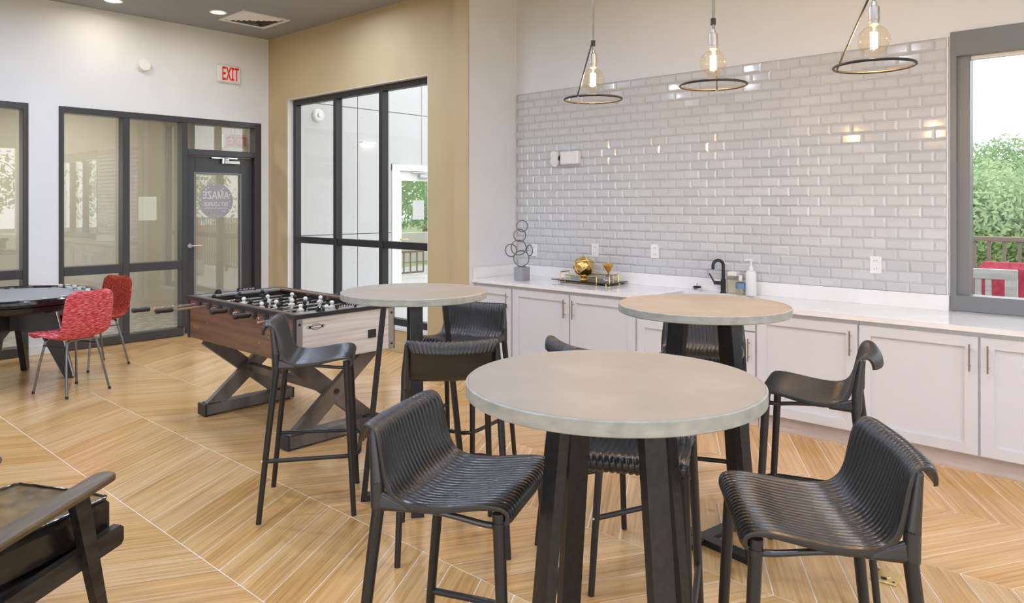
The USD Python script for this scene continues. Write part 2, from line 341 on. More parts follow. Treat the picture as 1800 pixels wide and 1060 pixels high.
w = thing('window_2', kind='structure')                       # three tall lights in the tan wall
a, b = XY + .073, XY + .15
y0, y1, z0, z1 = WB[0] + .006, WB[1] - .006, WB[2] + .006, WB[3] - .006
part(w, 'frame', join(box(a, b, y0, y0 + .06, z0, z1, .003), box(a, b, y1 - .06, y1, z0, z1, .003), box(a + .001, b, y0, y1, z1 - .065, z1, .003), box(a + .001, b, y0, y1, z0, z0 + .07, .003)), 'metal_black')
mull = (7.242, 6.387); ed = [y1 - .06] + list(mull) + [y0 + .06]
for y in mull: part(w, 'mullion', box(a - .01, b, y - .03, y + .03, z0 + .07, z1 - .065, .003), 'metal_black')
part(w, 'transom_rail', box(a + .002, b, y0 + .06, y1 - .06, 1.062, 1.138, .003), 'metal_black')
for i in range(3):
    ya, yb = ed[i + 1] + (.03 if i < 2 else 0), ed[i] - (.03 if i else 0)
    part(w, 'pane', box(XY + .115, XY + .121, ya, yb, 1.138, z1 - .065), 'pane_glass'); part(w, 'pane', box(XY + .115, XY + .121, ya, yb, z0 + .07, 1.062), 'pane_glass')

def storefront(name, X, door):
    w = thing(name, kind='structure'); x0, x1, _, zt = X; ya, yb = YL - .006, YL + .13; gy = YL + .105
    part(w, 'frame', join(box(x0, x0 + .05, ya, yb, 0, zt, .004), box(x1 - (.085 if door else .05), x1, ya, yb, 0, zt, .004), box(x0, x1, ya + .001, yb, zt - .066, zt, .004), box(x0, 3.80 if door else x1, ya + .001, yb, .004, .096, .004)), 'frame_black')
    if door: ms = [(3.129, 3.2), (3.778, 3.844)]; xs = [(x0 + .05, 3.129), (3.2, 3.778)]
    else: ms = [(1.25, 1.32)]; xs = [(x0 + .05, 1.25), (1.32, x1 - .05)]
    for a, b in ms: part(w, 'mullion', box(a, b, ya + .002, yb, .096, zt - .066, .004), 'frame_black')
    for a, b in xs:
        part(w, 'mid_rail', box(a, b, ya + .003, yb, .783, .876, .004), 'frame_black')
        part(w, 'pane', box(a, b, gy, gy + .006, .876, zt - .066), 'storefront_glass'); part(w, 'pane', box(a, b, gy, gy + .006, .096, .783), 'storefront_glass')
    if door:
        part(w, 'transom_bar', box(3.844, 4.691, ya + .003, yb, 2.116, 2.188, .004), 'frame_black')
        part(w, 'pane', box(3.844, 4.691, gy, gy + .006, 2.188, zt - .066), 'storefront_glass')
    return w
storefront('window_3', SA, True); storefront('window_4', SB, False)
d = thing('door_1', kind='structure')                         # black glazed door
dy0, dy1 = YL + .06, YL + .105; dx0, dx1, dg0, dg1 = 3.850, 4.686, 3.958, 4.525
part(d, 'leaf', join(box(dx0, dg0, dy0, dy1, .012, 2.110, .003), box(dg1, dx1, dy0, dy1, .012, 2.110, .003), box(dg0, dg1, dy0, dy1, 1.905, 2.110, .003), box(dg0, dg1, dy0, dy1, .012, .26, .003)), 'frame_black')
part(d, 'glazing_bead', join(box(dg0 - .018, dg0 + .006, dy0 - .008, dy0 + .004, .245, 1.92, .003), box(dg1 - .006, dg1 + .018, dy0 - .008, dy0 + .004, .245, 1.92, .003), box(dg0, dg1, dy0 - .008, dy0 + .004, 1.895, 1.92, .003), box(dg0, dg1, dy0 - .008, dy0 + .004, .245, .27, .003)), 'frame_grey')
part(d, 'pane', box(dg0, dg1, dy0 + .02, dy0 + .026, .26, 1.905), 'storefront_glass')
cl = part(d, 'door_closer', box(4.30, 4.50, dy0 - .055, dy0 - .004, 2.028, 2.072, .006), 'steel')
part(cl, 'closer_arm', join(box(4.14, 4.47, dy0 - .045, dy0 - .015, 2.088, 2.108, .003), box(4.30, 4.36, dy0 - .05, dy0 - .02, 2.06, 2.10, .004), cyl((4.29, dy0 - .03, 2.03), (4.29, dy0 - .03, 2.10), .018)), 'chrome')
part(d, 'lever_handle', join(cyl((3.893, dy0, 1.045), (3.893, dy0 - .012, 1.045), .027), cyl((3.893, dy0 - .01, 1.045), (3.893, dy0 - .055, 1.045), .010), tube([(3.893, dy0 - .052, 1.045), (3.95, dy0 - .054, 1.045), (4.01, dy0 - .05, 1.043)], [.010, .009, .008])), 'chrome')
# round film sign on the door glass; it is read from the hall, so mirrored from here
dc = np.array([4.225, dy0 + .0195, 1.578]); R = .215
disc = lathe([(0, 0), (R, 0), (R, .0008), (0, .0008)], 64); disc = place(disc, dc, (1, 0, 0), (0, 0, 1))
dd = part(d, 'round_sign', disc, 'decal_grey', 'grey round film sign with mirrored lettering')
lt = []
for s, h, z, bold in (('AMAZE', .085, .028, True), ('SKY LOUNGE', .048, -.062, True)):
    m = text(s, h, .0008, bold); c = (m.bounds[0] + m.bounds[1]) / 2; m.vertices[:, 0] -= c[0]; m.vertices[:, 1] += z
    wd = m.bounds[1][0] - m.bounds[0][0]; m.vertices[:, 0] *= min(1, .33 / wd) if s[0] == 'A' else .30 / wd
    lt.append(place(m, dc + [0, -.0009, 0], (-1, 0, 0), (0, 0, 1)))
lt.append(box(dc[0] - .15, dc[0] + .15, dc[1] - .0018, dc[1] - .0010, dc[2] - .094, dc[2] - .087))
for i in range(46):
    an = RNG.uniform(0, 2 * np.pi); rr = R * math.sqrt(RNG.uniform(.05, .86)); x, z = rr * math.cos(an), rr * math.sin(an)
    if abs(x) < .16 and -.10 < z < .12: continue
    s = RNG.uniform(.003, .012); m = lathe([(0, 0), (s, 0), (s, .0008), (0, .0008)], 10); lt.append(place(m, dc + [x, -.0010, z], (1, 0, 0), (0, 0, 1)))
part(dd, 'sign_lettering', join(lt), 'decal_light', smooth=False)

# ---- hall beyond the storefront
HY = 10.75
single('wall_hall', join(box(-1.2, XY + .15, HY, HY + .12, 0, 3.0), box(-1.32, -1.2, YL + .15, HY + .12, 0, 3.0), box(XY + .03, XY + .15, YL + .15, HY, 0, 3.0)), 'hall_paint', kind='structure', smooth=False)
single('ceiling_hall', box(-1.3, XY + .15, YL + .15, HY + .12, 3.0, 3.1), 'paint_ceiling', kind='structure', smooth=False)
single('floor_hall', box(-1.3, XY + .15, YL + .15, HY + .12, -.12, 0), 'carpet_grey', kind='structure', smooth=False)
for x in (1.2, 3.2):  # unseen lamps added to brighten the hall
    t = thing('added_hall_light', 'added round downlight, put unseen in the hall ceiling to light the hall', 'ceiling light', (x, 9.7, 2.985), group='added hall ceiling lights')
    part(t, 'trim_ring', lathe([(.075, .014), (.105, .014), (.105, .004), (.09, 0), (.075, .004)]), 'white_plastic'); part(t, 'lens', lathe([(0, .010), (.075, .010), (.075, .013), (0, .013)]), 'hall_fill_lens')
pp = box(3.335, 3.535, YL + .112, YL + .1135, 1.352, 1.622); single('paper_notice', pp, 'paper_cream', 'blank cream paper sheet taped behind the storefront glass', 'paper')
m = move(lathe([(0, 0), (.075, 0), (.075, .02), (.062, .034), (0, .034)]), (2.77, HY, 2.40), rx=math.pi / 2)
t = thing('fire_strobe', 'round white strobe on the hall wall behind the storefront', 'fire alarm')
part(t, 'housing', m, 'white_plastic'); part(t, 'lens', move(lathe([(0, 0), (.028, 0), (.02, .016), (0, .018)], 20), (2.77, HY - .034, 2.40), rx=math.pi / 2), 'steel')
t = thing('exit_sign', 'exit sign in the hall, seen through the glass above the door', 'exit sign')
ey = 9.25; part(t, 'housing', box(4.60, 4.93, ey, ey + .05, 2.28, 2.46, .01), 'sign_face')
m = text('EXIT', .115, .002, True); m.vertices[:, 0] *= .8; part(t, 'lettering', place(m, (4.635, ey - .0005, 2.31), (1, 0, 0), (0, 0, 1)), 'red_letter', smooth=False)
part(t, 'stem', cyl((4.76, ey + .025, 2.46), (4.76, ey + .025, 3.0), .012), 'white_plastic')

# ------------------------------------------------------------------ outdoors
deck = join(box(XY + .15, 9.6, -9, YL + .3, -.25, -.03), box(XY + .16, 13, YL + .34, 12.4, -.25, -.03))
single('balcony_deck', deck, 'concrete_deck', kind='structure', smooth=False)
single('lawn', box(-70, 90, -70, 90, -1.2, -.9), 'grass', kind='structure', smooth=False)
single('road', box(9, 40, 17.5, 22, -.9, -.86), 'road_grey', kind='structure', smooth=False)
single('retaining_wall', box(8, 40, 24, 24.4, -.9, .35, .02), 'wall_stone', kind='structure', smooth=False)
PY = 8.80
pn = thing('wall_exterior', kind='structure')
DX0, DX1, DZ = 7.012, 8.30, 2.148
part(pn, 'sheathing', wall_y(sbox(XY + .15, -.03, 11.5, 3.9).difference(sbox(DX0 + .02, -.1, DX1 - .02, DZ - .02)), PY + .012, .14), 'panel_joint', smooth=False)
xs = [XY + .152, 6.394, 7.609, 8.85, 10.1, 11.49]; zs = [-.03, 1.11, 2.927, 3.9]
for i in range(5):
    for j in range(3):
        q = sbox(xs[i] + .006, zs[j] + .006, xs[i + 1] - .006, zs[j + 1] - .006).difference(sbox(DX0 - .003, -.1, DX1 + .003, DZ + .003))
        if q.area > .01: part(pn, 'panel', wall_y(q, PY, .012), 'panel_white', smooth=False)
sc = []
for i in range(4):
    for z in (.25, .7, 1.35, 1.8, 2.35, 2.8): sc += [cyl((xs[i] + .07, PY + .002, z), (xs[i] + .07, PY - .002, z), .006, n=8), cyl((xs[i + 1] - .07, PY + .002, z), (xs[i + 1] - .07, PY - .002, z), .006, n=8)]
part(pn, 'screw_heads', join(sc), 'steel', kind='stuff')
d = thing('door_2', kind='structure')
part(d, 'frame', join(box(DX0, DX0 + .15, PY - .02, PY + .15, -.03, DZ, .004), box(DX1 - .15, DX1, PY - .02, PY + .15, -.03, DZ, .004), box(DX0, DX1, PY - .019, PY + .15, DZ - .1, DZ, .004)), 'trim_white')
part(d, 'leaf', join(box(DX0 + .16, DX0 + .215, PY + .02, PY + .065, -.02, 2.04, .003), box(DX1 - .225, DX1 - .16, PY + .02, PY + .065, -.02, 2.04, .003), box(DX0 + .21, DX1 - .22, PY + .02, PY + .065, 1.90, 2.04, .003), box(DX0 + .21, DX1 - .22, PY + .02, PY + .065, -.02, .2, .003)), 'trim_white')
part(d, 'pane', box(DX0 + .215, DX1 - .225, PY + .04, PY + .046, .2, 1.90), 'pane_glass')
part(d, 'door_closer', join(box(7.55, 7.80, PY - .04, PY + .02, 1.95, 2.0, .006), box(7.40, 7.70, PY - .03, PY - .01, 2.02, 2.04, .003)), 'steel')
part(d, 'door_handle', join(cyl((7.20, PY + .02, 1.0), (7.20, PY - .03, 1.0), .012), tube([(7.20, PY - .03, 1.0), (7.31, PY - .03, 1.0)], .009)), 'brass')
part(d, 'notice', box(7.46, 7.69, PY + .036, PY + .039, 1.30, 1.60), 'panel_white')
t = thing('fire_strobe', 'round white strobe on the exterior panel wall outside the tan-wall window', 'fire alarm', (5.724, PY, 2.762))
part(t, 'housing', move(lathe([(0, 0), (.085, 0), (.085, .03), (.07, .045), (0, .045)]), rx=math.pi / 2), 'white_plastic'); part(t, 'lens', move(lathe([(0, 0), (.03, 0), (.022, .018), (0, .02)], 20), (0, -.045, 0), rx=math.pi / 2), 'steel')
t = thing('mirrored_light', 'shallow white shape on the exterior panels, standing in for a ceiling light mirrored in the glass', 'light reflection', (6.56, PY, 2.429))  # stands in for a ceiling light mirrored in the pane; no fixture here
part(t, 'shell', hull([(x, y, z) for x, y, z in [(-.12, 0, .018), (.12, 0, .018), (-.12, -.07, .018), (.12, -.07, .018), (-.12, 0, .0), (.12, 0, 0), (-.12, -.07, 0), (.12, -.07, 0)]]), 'white_plastic')
part(t, 'lens', hull([(-.115, 0, -.001), (.115, 0, -.001), (-.115, -.068, -.001), (.115, -.068, -.001), (-.03, -.002, -.03), (.03, -.002, -.03), (.03, -.03, -.03), (-.03, -.03, -.03)]), 'mirrored_light_lens')

def railing(name, p, q, top, label, n):
    t = thing(name, label, 'railing'); p, q = np.array(p, float), np.array(q, float); L = np.linalg.norm(q - p); ang = math.atan2(*(q - p)[1::-1])
    part(t, 'top_rail', move(box(0, L, -.035, .035, top - .045, top, .006), (*p, 0), ang), 'rail_brown'); part(t, 'bottom_rail', move(box(0, L, -.02, .02, .06, .10, .004), (*p, 0), ang), 'rail_brown')
    for i in range(n + 1):
        big = i % 12 == 0; s = .028 if big else .014
        part(t, 'post' if big else 'picket', move(box(-s, s, -s, s, -.03 if big else .095, top - .04, .003), (*(p + (q - p) * i / n), 0), ang), 'rail_brown')
railing('balcony_railing', (8.35, 2.2), (8.35, -3.4), 1.225, 'brown metal balcony railing beyond the window on the right', 46)
railing('balcony_railing', (6.6, 12.2), (10.6, 12.2), .55, 'low brown railing seen through the exterior glass door', 22)
t = thing('patio_sofa', 'red upholstered outdoor sofa back beyond the right-hand window', 'sofa', (7.45, .865, -.03))
part(t, 'back_cushion', join(box(-.09, .09, -.82, .42, .45, 1.07, .05)), 'sofa_red'); part(t, 'seat_cushion', box(-.75, -.08, -.82, .42, .30, .50, .05), 'sofa_red'); part(t, 'base', box(-.78, .10, -.86, .46, .04, .31, .01), 'patio_grey')
for x, y in ((-.74, -.80), (-.74, .40), (.05, -.80), (.05, .40)): part(t, 'leg', box(x - .03, x + .03, y - .03, y + .03, 0, .045), 'patio_grey')
t = thing('patio_chair', 'weathered grey wooden patio chair in front of the red sofa', 'chair', (6.55, 1.158, -.03), 3)
for y in (-.24, .24): part(t, 'back_post', box(-.03, .03, y - .04, y + .04, 0, 1.07, .005), 'patio_grey')
part(t, 'top_rail', box(-.031, .031, -.28, .28, 1.0, 1.075, .005), 'patio_grey')
for y in (-.095, -.03, .06, .13): part(t, 'back_slat', box(-.018, .018, y - .020, y + .020, .45, 1.0, .004), 'patio_grey')
for y in (-.24, .24): part(t, 'front_leg', box(-.52, -.46, y - .03, y + .03, 0, .60, .005), 'patio_grey'); part(t, 'armrest', box(-.55, .02, y - .04, y + .04, .60, .63, .005), 'patio_grey')
part(t, 'seat', box(-.52, .02, -.23, .23, .40, .45, .01), 'patio_grey')

def tree(x, y, h, r, leaf, label, n, base=-.9):
    t = thing('tree', label, 'tree', (x, y, base), group='trees outside the building'); rg = np.random.default_rng(int(abs(x * 31 + y * 17) * 10) + 3)
    tr = [(0, 0, 0), (rg.normal(0, .1), rg.normal(0, .1), h * .35), (rg.normal(0, .2), rg.normal(0, .2), h * .72)]
    part(t, 'trunk', tube(spline(tr, 8), np.linspace(.05 * r + .07, .04, 8), 8), 'bark')
    nb = 26; B = []
    for i in range(nb):
        d = rg.normal(size=3); d /= np.linalg.norm(d); k = rg.uniform(.35, .80) ** .6
        B.append((np.array([d[0] * r * k, d[1] * r * k, h * .58 + d[2] * h * .40 * k]), r * rg.uniform(.26, .42)))
    C = np.array([b[0] for b in B]); S = np.array([b[1] for b in B]); pick = rg.integers(0, nb, n)
    dirs = rg.normal(size=(n, 3)); dirs /= np.linalg.norm(dirs, axis=1, keepdims=True)
    c = C[pick] + dirs * (S[pick] * rg.uniform(.75, 1.08, n))[:, None]; c[:, 2] = np.maximum(c[:, 2], .25)
    a = np.cross(dirs, rg.normal(size=(n, 3))); a /= np.linalg.norm(a, axis=1, keepdims=True) + 1e-9
    b = np.cross(dirs, a) * .6 + dirs * rg.normal(0, .45, (n, 1)); s = rg.uniform(.055, .11, n)[:, None] * (r / 3.0) ** .4 * (1.5 if n < 9000 else 1)
    V = np.stack([c - a * s, c + b * s * .55, c + a * s, c - b * s * .55], 1).reshape(-1, 3); i = np.arange(n)[:, None] * 4
    F = np.vstack([np.hstack([i, i + 1, i + 2]), np.hstack([i, i + 2, i + 3])])
    part(t, 'foliage', tm(V, F), leaf, kind='stuff', smooth=False)
TR = [(20.5, 3.1, 3.2, 2.2, 'leaf_pale', 'pale green bushy tree low behind the balcony railing, nearest of the trees'), (26.5, 4.6, 3.7, 2.9, 'leaf_mid', 'mid green leafy tree at the left edge of the right-hand window view'),
      (33.5, 3.9, 4.7, 3.0, 'leaf_mid', 'tallest mid green tree, rising at the right edge of the window view'), (20.5, -2.0, 3.2, 2.3, 'leaf_mid', 'low mid green tree just outside the right edge of the picture'),
      (26.5, -1.6, 4.4, 3.0, 'leaf_pale', 'pale green tree outside the right edge of the picture'), (33.5, 11, 4.8, 3.2, 'leaf_deep', 'dark green tree hidden mostly behind the window frame')]
TG = 'trees beyond the balcony'
for q in TR: tree(*q, 24000)
for q in [(25.5, -8.3, 5.0, 3.2, 'leaf_mid', 'mid green tree mirrored in the storefront glass'), (29.5, -14.5, 5.5, 3.4, 'leaf_pale', 'pale green tree outside beyond the window wall'), (14, -16, 5.0, 3.2, 'leaf_mid', 'mid green tree outside the rear windows'), (6, -18, 5.2, 3.4, 'leaf_pale', 'pale green tree outside the rear windows')]: tree(*q, 4000)
for q in [(21.5, 29, 5.2, 3.2, 'leaf_mid', 'mid green tree seen through the exterior glass door'), (28.3, 32.5, 6.0, 3.4, 'leaf_pale', 'pale green tree beyond the exterior door'), (14.5, 31.5, 4.8, 3.0, 'leaf_deep', 'dark green tree beyond the exterior door')]: tree(*q, 6000)

# ------------------------------------------------------------------ ceiling and wall fixtures
def downlight(x, y, label=None, grp=False, low=False):
    t = thing('ceiling_downlight', label, 'ceiling light', (x, y, CEIL), group='added fill downlights outside the picture' if grp else None)
    part(t, 'trim_ring', lathe([(.062, .0), (.092, .0), (.092, -.006), (.082, -.010), (.064, -.006)]), 'white_plastic'); part(t, 'lens', lathe([(0, -.0035), (.062, -.0035), (.062, -.001), (0, -.001)]), 'lamp_lens_low' if low else 'fill_lamp_lens')
downlight(3.80, 7.76, 'lit recessed downlight beside the square ceiling vent', low=True)
downlight(2.86, 8.12, 'recessed downlight at the top edge, left of the lit one', low=True)
downlight(4.05, 6.3, 'added round fill downlight in the ceiling, outside the picture', True)  # from here on unseen downlights, added to fill the room evenly
for x in (-.7, 1.2, 3.0):
    for y in (-1.8, .6, 2.9, 5.2): downlight(x, y, 'added round fill downlight in the ceiling, outside the picture', True)
for x in (-1.4, .5, 2.3): downlight(x, 7.0, 'added round fill downlight in the ceiling, outside the picture', True)
t = thing('ceiling_vent', 'square white four-way ceiling air vent near the corner', 'air vent', (4.227, 7.77, CEIL), 0)
h = .285
part(t, 'frame', wall_x(sbox(-h, -h, h, h).difference(sbox(-h + .045, -h + .045, h - .045, h - .045)), 0, .012).apply_transform(trimesh.transformations.rotation_matrix(math.pi / 2, [0, 1, 0])), 'white_plastic', smooth=False)
part(t, 'back_plate', box(-h + .04, h - .04, -h + .04, h - .04, -.004, -.001), 'vent_dark')
for q in range(4):
    for k in range(5):
        r = h - .06 - k * .044
        blade = hull([(-r, -r, -.004), (r, -r, -.004), (-r + .002, -r + .003, -.004), (r - .002, -r + .003, -.004), (-r + .032, -r + .033, -.020), (r - .032, -r + .033, -.020), (-r + .034, -r + .036, -.020), (r - .034, -r + .036, -.020)])
        part(t, 'louvre', move(blade, rz=q * math.pi / 2), 'vent_pink' if q == 1 and k > 1 else 'white_plastic', smooth=False)
t = thing('exit_sign', 'white wall exit sign with red letters above the glass door', 'exit sign')
part(t, 'housing', box(4.188, 4.485, YL - .045, YL, 3.015, 3.232, .018), 'sign_face')
m = text('EXIT', .152, .002, True); m.vertices[:, 0] *= (.21 / (m.bounds[1][0] - m.bounds[0][0])); part(t, 'lettering', place(m, (4.235, YL - .0455, 3.048), (1, 0, 0), (0, 0, 1)), 'red_letter', smooth=False)
t = thing('smoke_detector', 'plain round white detector high on the left wall', 'smoke detector', (3.345, YL, 3.095))
part(t, 'base', move(lathe([(0, 0), (.078, 0), (.078, .015), (0, .015)]), rx=math.pi / 2), 'white_plastic'); part(t, 'cover', move(lathe([(0, .0), (.070, .0), (.070, .016), (.06, .030), (0, .032)]), (0, -.015, 0), rx=math.pi / 2), 'white_plastic')
t = thing('emergency_light', 'white emergency light box with a sticker on the tiled wall', 'emergency light', (XT - .0055, 4.22, 1.965))
part(t, 'housing', box(-.06, 0, -.155, .055, -.062, .062, .01), 'white_plastic')
for zz in (.03, -.03):
    hd = part(t, 'lamp_head', move(lathe([(0, -.035), (.030, -.035), (.042, -.01), (.044, .02), (0, .024)], 24), (-.05, .115, zz), ry=-math.pi / 2 - .3), 'white_plastic')
part(t, 'lamp_bracket', box(-.05, -.02, .05, .10, -.02, .02, .004), 'black_satin')
part(t, 'sticker', move(box(-.0008, .0, -.05, .05, -.05, .05), (-.0602, -.07, 0), rx=.22), 'label_white', 'plain white tilted sticker')
def outlet(y, z, label):
    t = thing('wall_outlet', label, 'outlet', (XT - .005, y, z), group='white outlets on the tiled wall'); part(t, 'cover_plate', box(-.008, .003, -.038, .038, -.06, .06, .003), 'white_plastic')
    for zz in (-.027, .027):
        r = part(t, 'socket', move(box(-.003, 0, -.017, .017, -.014, .014, .003), (-.008, 0, zz)), 'white_plastic')
        part(r, 'slots', join(box(-.0114, -.0112, -.009, -.006, zz - .003, zz + .007), box(-.0114, -.0112, .006, .009, zz - .003, zz + .006)), 'black_satin', smooth=False)
outlet(3.91, 1.118, 'white duplex outlet on the tiles above the gold sphere'); outlet(3.29, 1.135, 'white duplex outlet between the gold tray and the faucet')
outlet(1.543, 1.116, 'white duplex outlet near the big window'); outlet(4.634, 1.09, 'white outlet half hidden behind the ring sculpture')
t = thing('floor_outlet', 'square brass outlet cover set in the floor', 'floor outlet', (3.263, .888, 0), 5)
part(t, 'cover_plate', box(-.055, .055, -.05, .05, -.001, .009, .003), 'brass'); part(t, 'cap', lathe([(0, .0085), (.022, .0085), (.020, .0115), (0, .0115)], 24), 'brass')
part(t, 'hinge', box(-.03, -.02, -.01, .012, .009, .014, .002), 'black_satin'); part(t, 'screw', join(cyl((.038, .036, .0085), (.038, .036, .0105), .005, n=10), cyl((-.038, -.036, .0085), (-.038, -.036, .0105), .005, n=10)), 'black_satin')

# pendants
def pendant(y, az, label):
    X = 3.27; t = thing('pendant_lamp', label, 'pendant lamp', (X, y, 0), group='pendant lamps over the tables'); R, zr = .155, 2.105
    part(t, 'canopy', lathe([(0, CEIL), (.06, CEIL), (.06, CEIL - .02), (.012, CEIL - .028), (0, CEIL - .028)], 28), 'brushed_nickel')
    part(t, 'rod', cyl((0, 0, 2.36), (0, 0, CEIL - .02), .0062), 'rod_bronze'); part(t, 'collar', cyl((0, 0, 2.395), (0, 0, 2.425), .0125), 'metal_black')
    part(t, 'socket', lathe([(0, 2.372), (.010, 2.372), (.012, 2.355), (.022, 2.35), (.022, 2.295), (.0205, 2.293), (.0205, 2.28), (.017, 2.275), (0, 2.275)], 28), 'brushed_nickel')
    a = math.radians(az); e = np.array([R * math.cos(a), R * math.sin(a), zr])
    part(t, 'strut', cyl((.012 * math.cos(a), .012 * math.sin(a), 2.412), e, .0042), 'metal_black')
    th = np.linspace(a + .06, a + 2 * math.pi - .03, 72); part(t, 'ring', tube(np.c_[R * np.cos(th), R * np.sin(th), np.full(72, zr)], .0058, 10), 'metal_black')
    zc, rb = 2.212, .063; ph = np.linspace(-math.pi / 2, 1.22, 26); prof = [(rb * math.cos(p), zc + rb * math.sin(p)) for p in ph] + [(.0175, 2.280), (.0165, 2.30)]
    b = part(t, 'bulb', lathe(prof, 44), 'bulb_glass', 'clear globe bulb with lamp glow put into its amber tint', smooth=True)  # glass tinted amber in place of the glow around the filament
    fil = []; N = 130
    for k in range(1): s = np.linspace(0, 1, N); fil.append(tube(np.c_[.0135 * np.cos(s * 2 * np.pi * 8.5), .0135 * np.sin(s * 2 * np.pi * 8.5), 2.248 - s * .072], .0013, 6))
    part(b, 'filament', join(fil), 'filament'); part(b, 'stem', lathe([(0, 2.30), (.006, 2.30), (.004, 2.26), (.0015, 2.17), (0, 2.17)], 12), 'crystal')
pendant(2.363, 184, 'leftmost pendant lamp with globe bulb and black ring'); pendant(1.655, 20, 'middle pendant lamp of three, its strut passing behind the bulb'); pendant(.934, 85, 'rightmost and nearest pendant lamp with globe bulb and black ring')

# ------------------------------------------------------------------ cabinets, worktop, things on it
ZC = .840; XF, XD = 4.839, 4.863
YR = -3.39
t = thing('worktop', 'long white quartz worktop with upstand along the tiled wall', 'worktop')
sk = sbox(4.985, 2.33, 5.315, 2.93)
g = sbox(XF, YR, XT - .005, YA - .001).difference(sk.buffer(.02).buffer(-.0)); m = extrude(g, .031); m.apply_translation((0, 0, ZC - .031)); part(t, 'slab', m, 'quartz', smooth=False)
part(t, 'upstand', box(XT - .019, XT - .0005, 1.10, YA - .001, ZC, .943, .002), 'quartz'); part(t, 'side_upstand', box(XF + .01, XT - .02, YA - .02, YA - .001, ZC, .943, .002), 'quartz')
t = thing('sink', 'steel undermount sink basin set in the white worktop', 'sink')
g = sk.buffer(.019); m1 = extrude(g.difference(sk), .17); m1.apply_translation((0, 0, ZC - .203)); m2 = extrude(g, .004); m2.apply_translation((0, 0, ZC - .206)); part(t, 'basin', join(m1, m2), 'steel', smooth=False)
part(t, 'drain', move(lathe([(0, .002), (.04, .002), (.045, 0), (0, 0)], 24), (5.15, 2.63, ZC - .202)), 'chrome')
def shaker(y0, y1, z0, z1, bx=XD):     # a shaker door: frame proud of a recessed panel
    fr = extrude(sbox(y0, z0, y1, z1).difference(sbox(y0 + .066, z0 + .062, y1 - .066, z1 - .062)), .02)
    fr = place(fr, (bx + .02, 0, 0), (0, 1, 0), (0, 0, 1)); fr.vertices[:, 0] = 2 * bx + .02 - fr.vertices[:, 0] + .02 ; fr.invert()
    return fr, box(bx + .0145, bx + .0195, y0 + .06, y1 - .06, z0 + .056, z1 - .056)
def cabinet(y0, y1, label, doors, drawer=None):
    t = thing('base_cabinet', label, 'cabinet', group='white base cabinets under the worktop'); bx = XD + .021
    if drawer: part(t, 'carcass', join(box(bx, XT - .02, y0 + .001, y1 - .001, .10, .60), box(bx, bx + .02, y0 + .001, y1 - .001, .60, ZC - .035), box(bx + .02, XT - .02, y0 + .001, y0 + .019, .60, ZC - .035), box(bx + .02, XT - .02, y1 - .019, y1 - .001, .60, ZC - .035)), 'cabinet_paint', smooth=False)
    else: part(t, 'carcass', box(bx, XT - .02, y0 + .001, y1 - .001, .10, ZC - .035), 'cabinet_paint', smooth=False)
    part(t, 'toe_kick', box(bx + .02, XT - .03, y0 + .001, y1 - .001, 0, .10), 'toe_wood', smooth=False)
    for a, b, hs, z1 in doors:
        q = thing_door(t, a, b, .108, z1)
        if hs is not None:
            hy = a + .038 if hs < 0 else b - .038; zt = z1 - .042
            h = part(q, 'handle', join(box(XD - .031, XD - .024, hy - .0045, hy + .0045, zt - .155, zt, .001), cyl((XD - .028, hy, zt - .03), (XD + .001, hy, zt - .03), .004, n=10), cyl((XD - .028, hy, zt - .125), (XD + .001, hy, zt - .125), .004, n=10)), 'bronze_handle', 'bar handle in bronze metal')
    if drawer: part(t, 'drawer_front', box(XD, XD + .0195, drawer[0], drawer[1], .660, .782, .002), 'cabinet_paint')
def thing_door(t, a, b, z0, z1):
    fr, pa = shaker(a, b, z0, z1); q = part(t, 'door', fr, 'cabinet_paint', smooth=False); part(q, 'panel', pa, 'cabinet_paint', smooth=False); return q
cabinet(4.405, YA - .002, 'narrow white cabinet at the left end of the worktop', [(4.415, YA - .02, -1, .78)])
cabinet(3.105, 4.404, 'white double cabinet under the gold tray', [(3.762, 4.395, -1, .78), (3.115, 3.748, 1, .78)])
cabinet(2.143, 3.104, 'white sink cabinet with a drawer front above its doors', [(2.63, 3.095, -1, .65), (2.152, 2.618, -1, .65)], (2.152, 3.095))
cabinet(1.481, 2.142, 'white cabinet right of the sink, behind the rear bar stool', [(1.487, 2.137, -1, .78)])
cabinet(.184, 1.480, 'white double cabinet below the big window', [(.839, 1.475, -1, .78), (.190, .826, 1, .78)])
cabinet(-1.12, .183, 'white double cabinet at the right edge of the picture', [(-.46, .177, -1, .78), (-1.11, -.472, 1, .78)])

cabinet(-2.42, -1.121, 'white double cabinet beyond the right edge of the picture', [(-1.76, -1.127, -1, .78), (-2.41, -1.772, 1, .78)])
t = thing('ring_sculpture', 'dark metal sculpture of linked rings on a grey block', 'sculpture', (5.03, 4.43, ZC))
part(t, 'block', box(-.052, .052, -.052, .052, 0, .125, .002), 'sculpt_block'); part(t, 'foot_plate', box(-.025, .025, -.03, .03, .125, .131, .001), 'sculpt_metal')
hx = np.array([.62, -.785, 0]); nx = np.array([-.785, -.62, 0]); k = .00072
for cx, cy, r, tw in ((340, 122, 70, .1), (310, 240, 76, -.15), (295, 395, 94, .0), (200, 430, 78, .35), (435, 428, 68, .95), (330, 532, 97, .0)):
    ax = hx * math.cos(tw) + nx * math.sin(tw); c = hx * (cx - 337) * k + np.array([0, 0, .131 + (630 - cy) * k]) + nx * tw * .02
    th = np.linspace(0, 2 * np.pi, 48, endpoint=False); part(t, 'ring', tube(c + r * k * (np.cos(th)[:, None] * ax + np.sin(th)[:, None] * np.array([0, 0, 1])), .0048, 10, closed=True), 'sculpt_metal')
t = thing('serving_tray', 'black glass tray with gold rail handles on the worktop', 'tray', (5.275, 3.855, ZC))
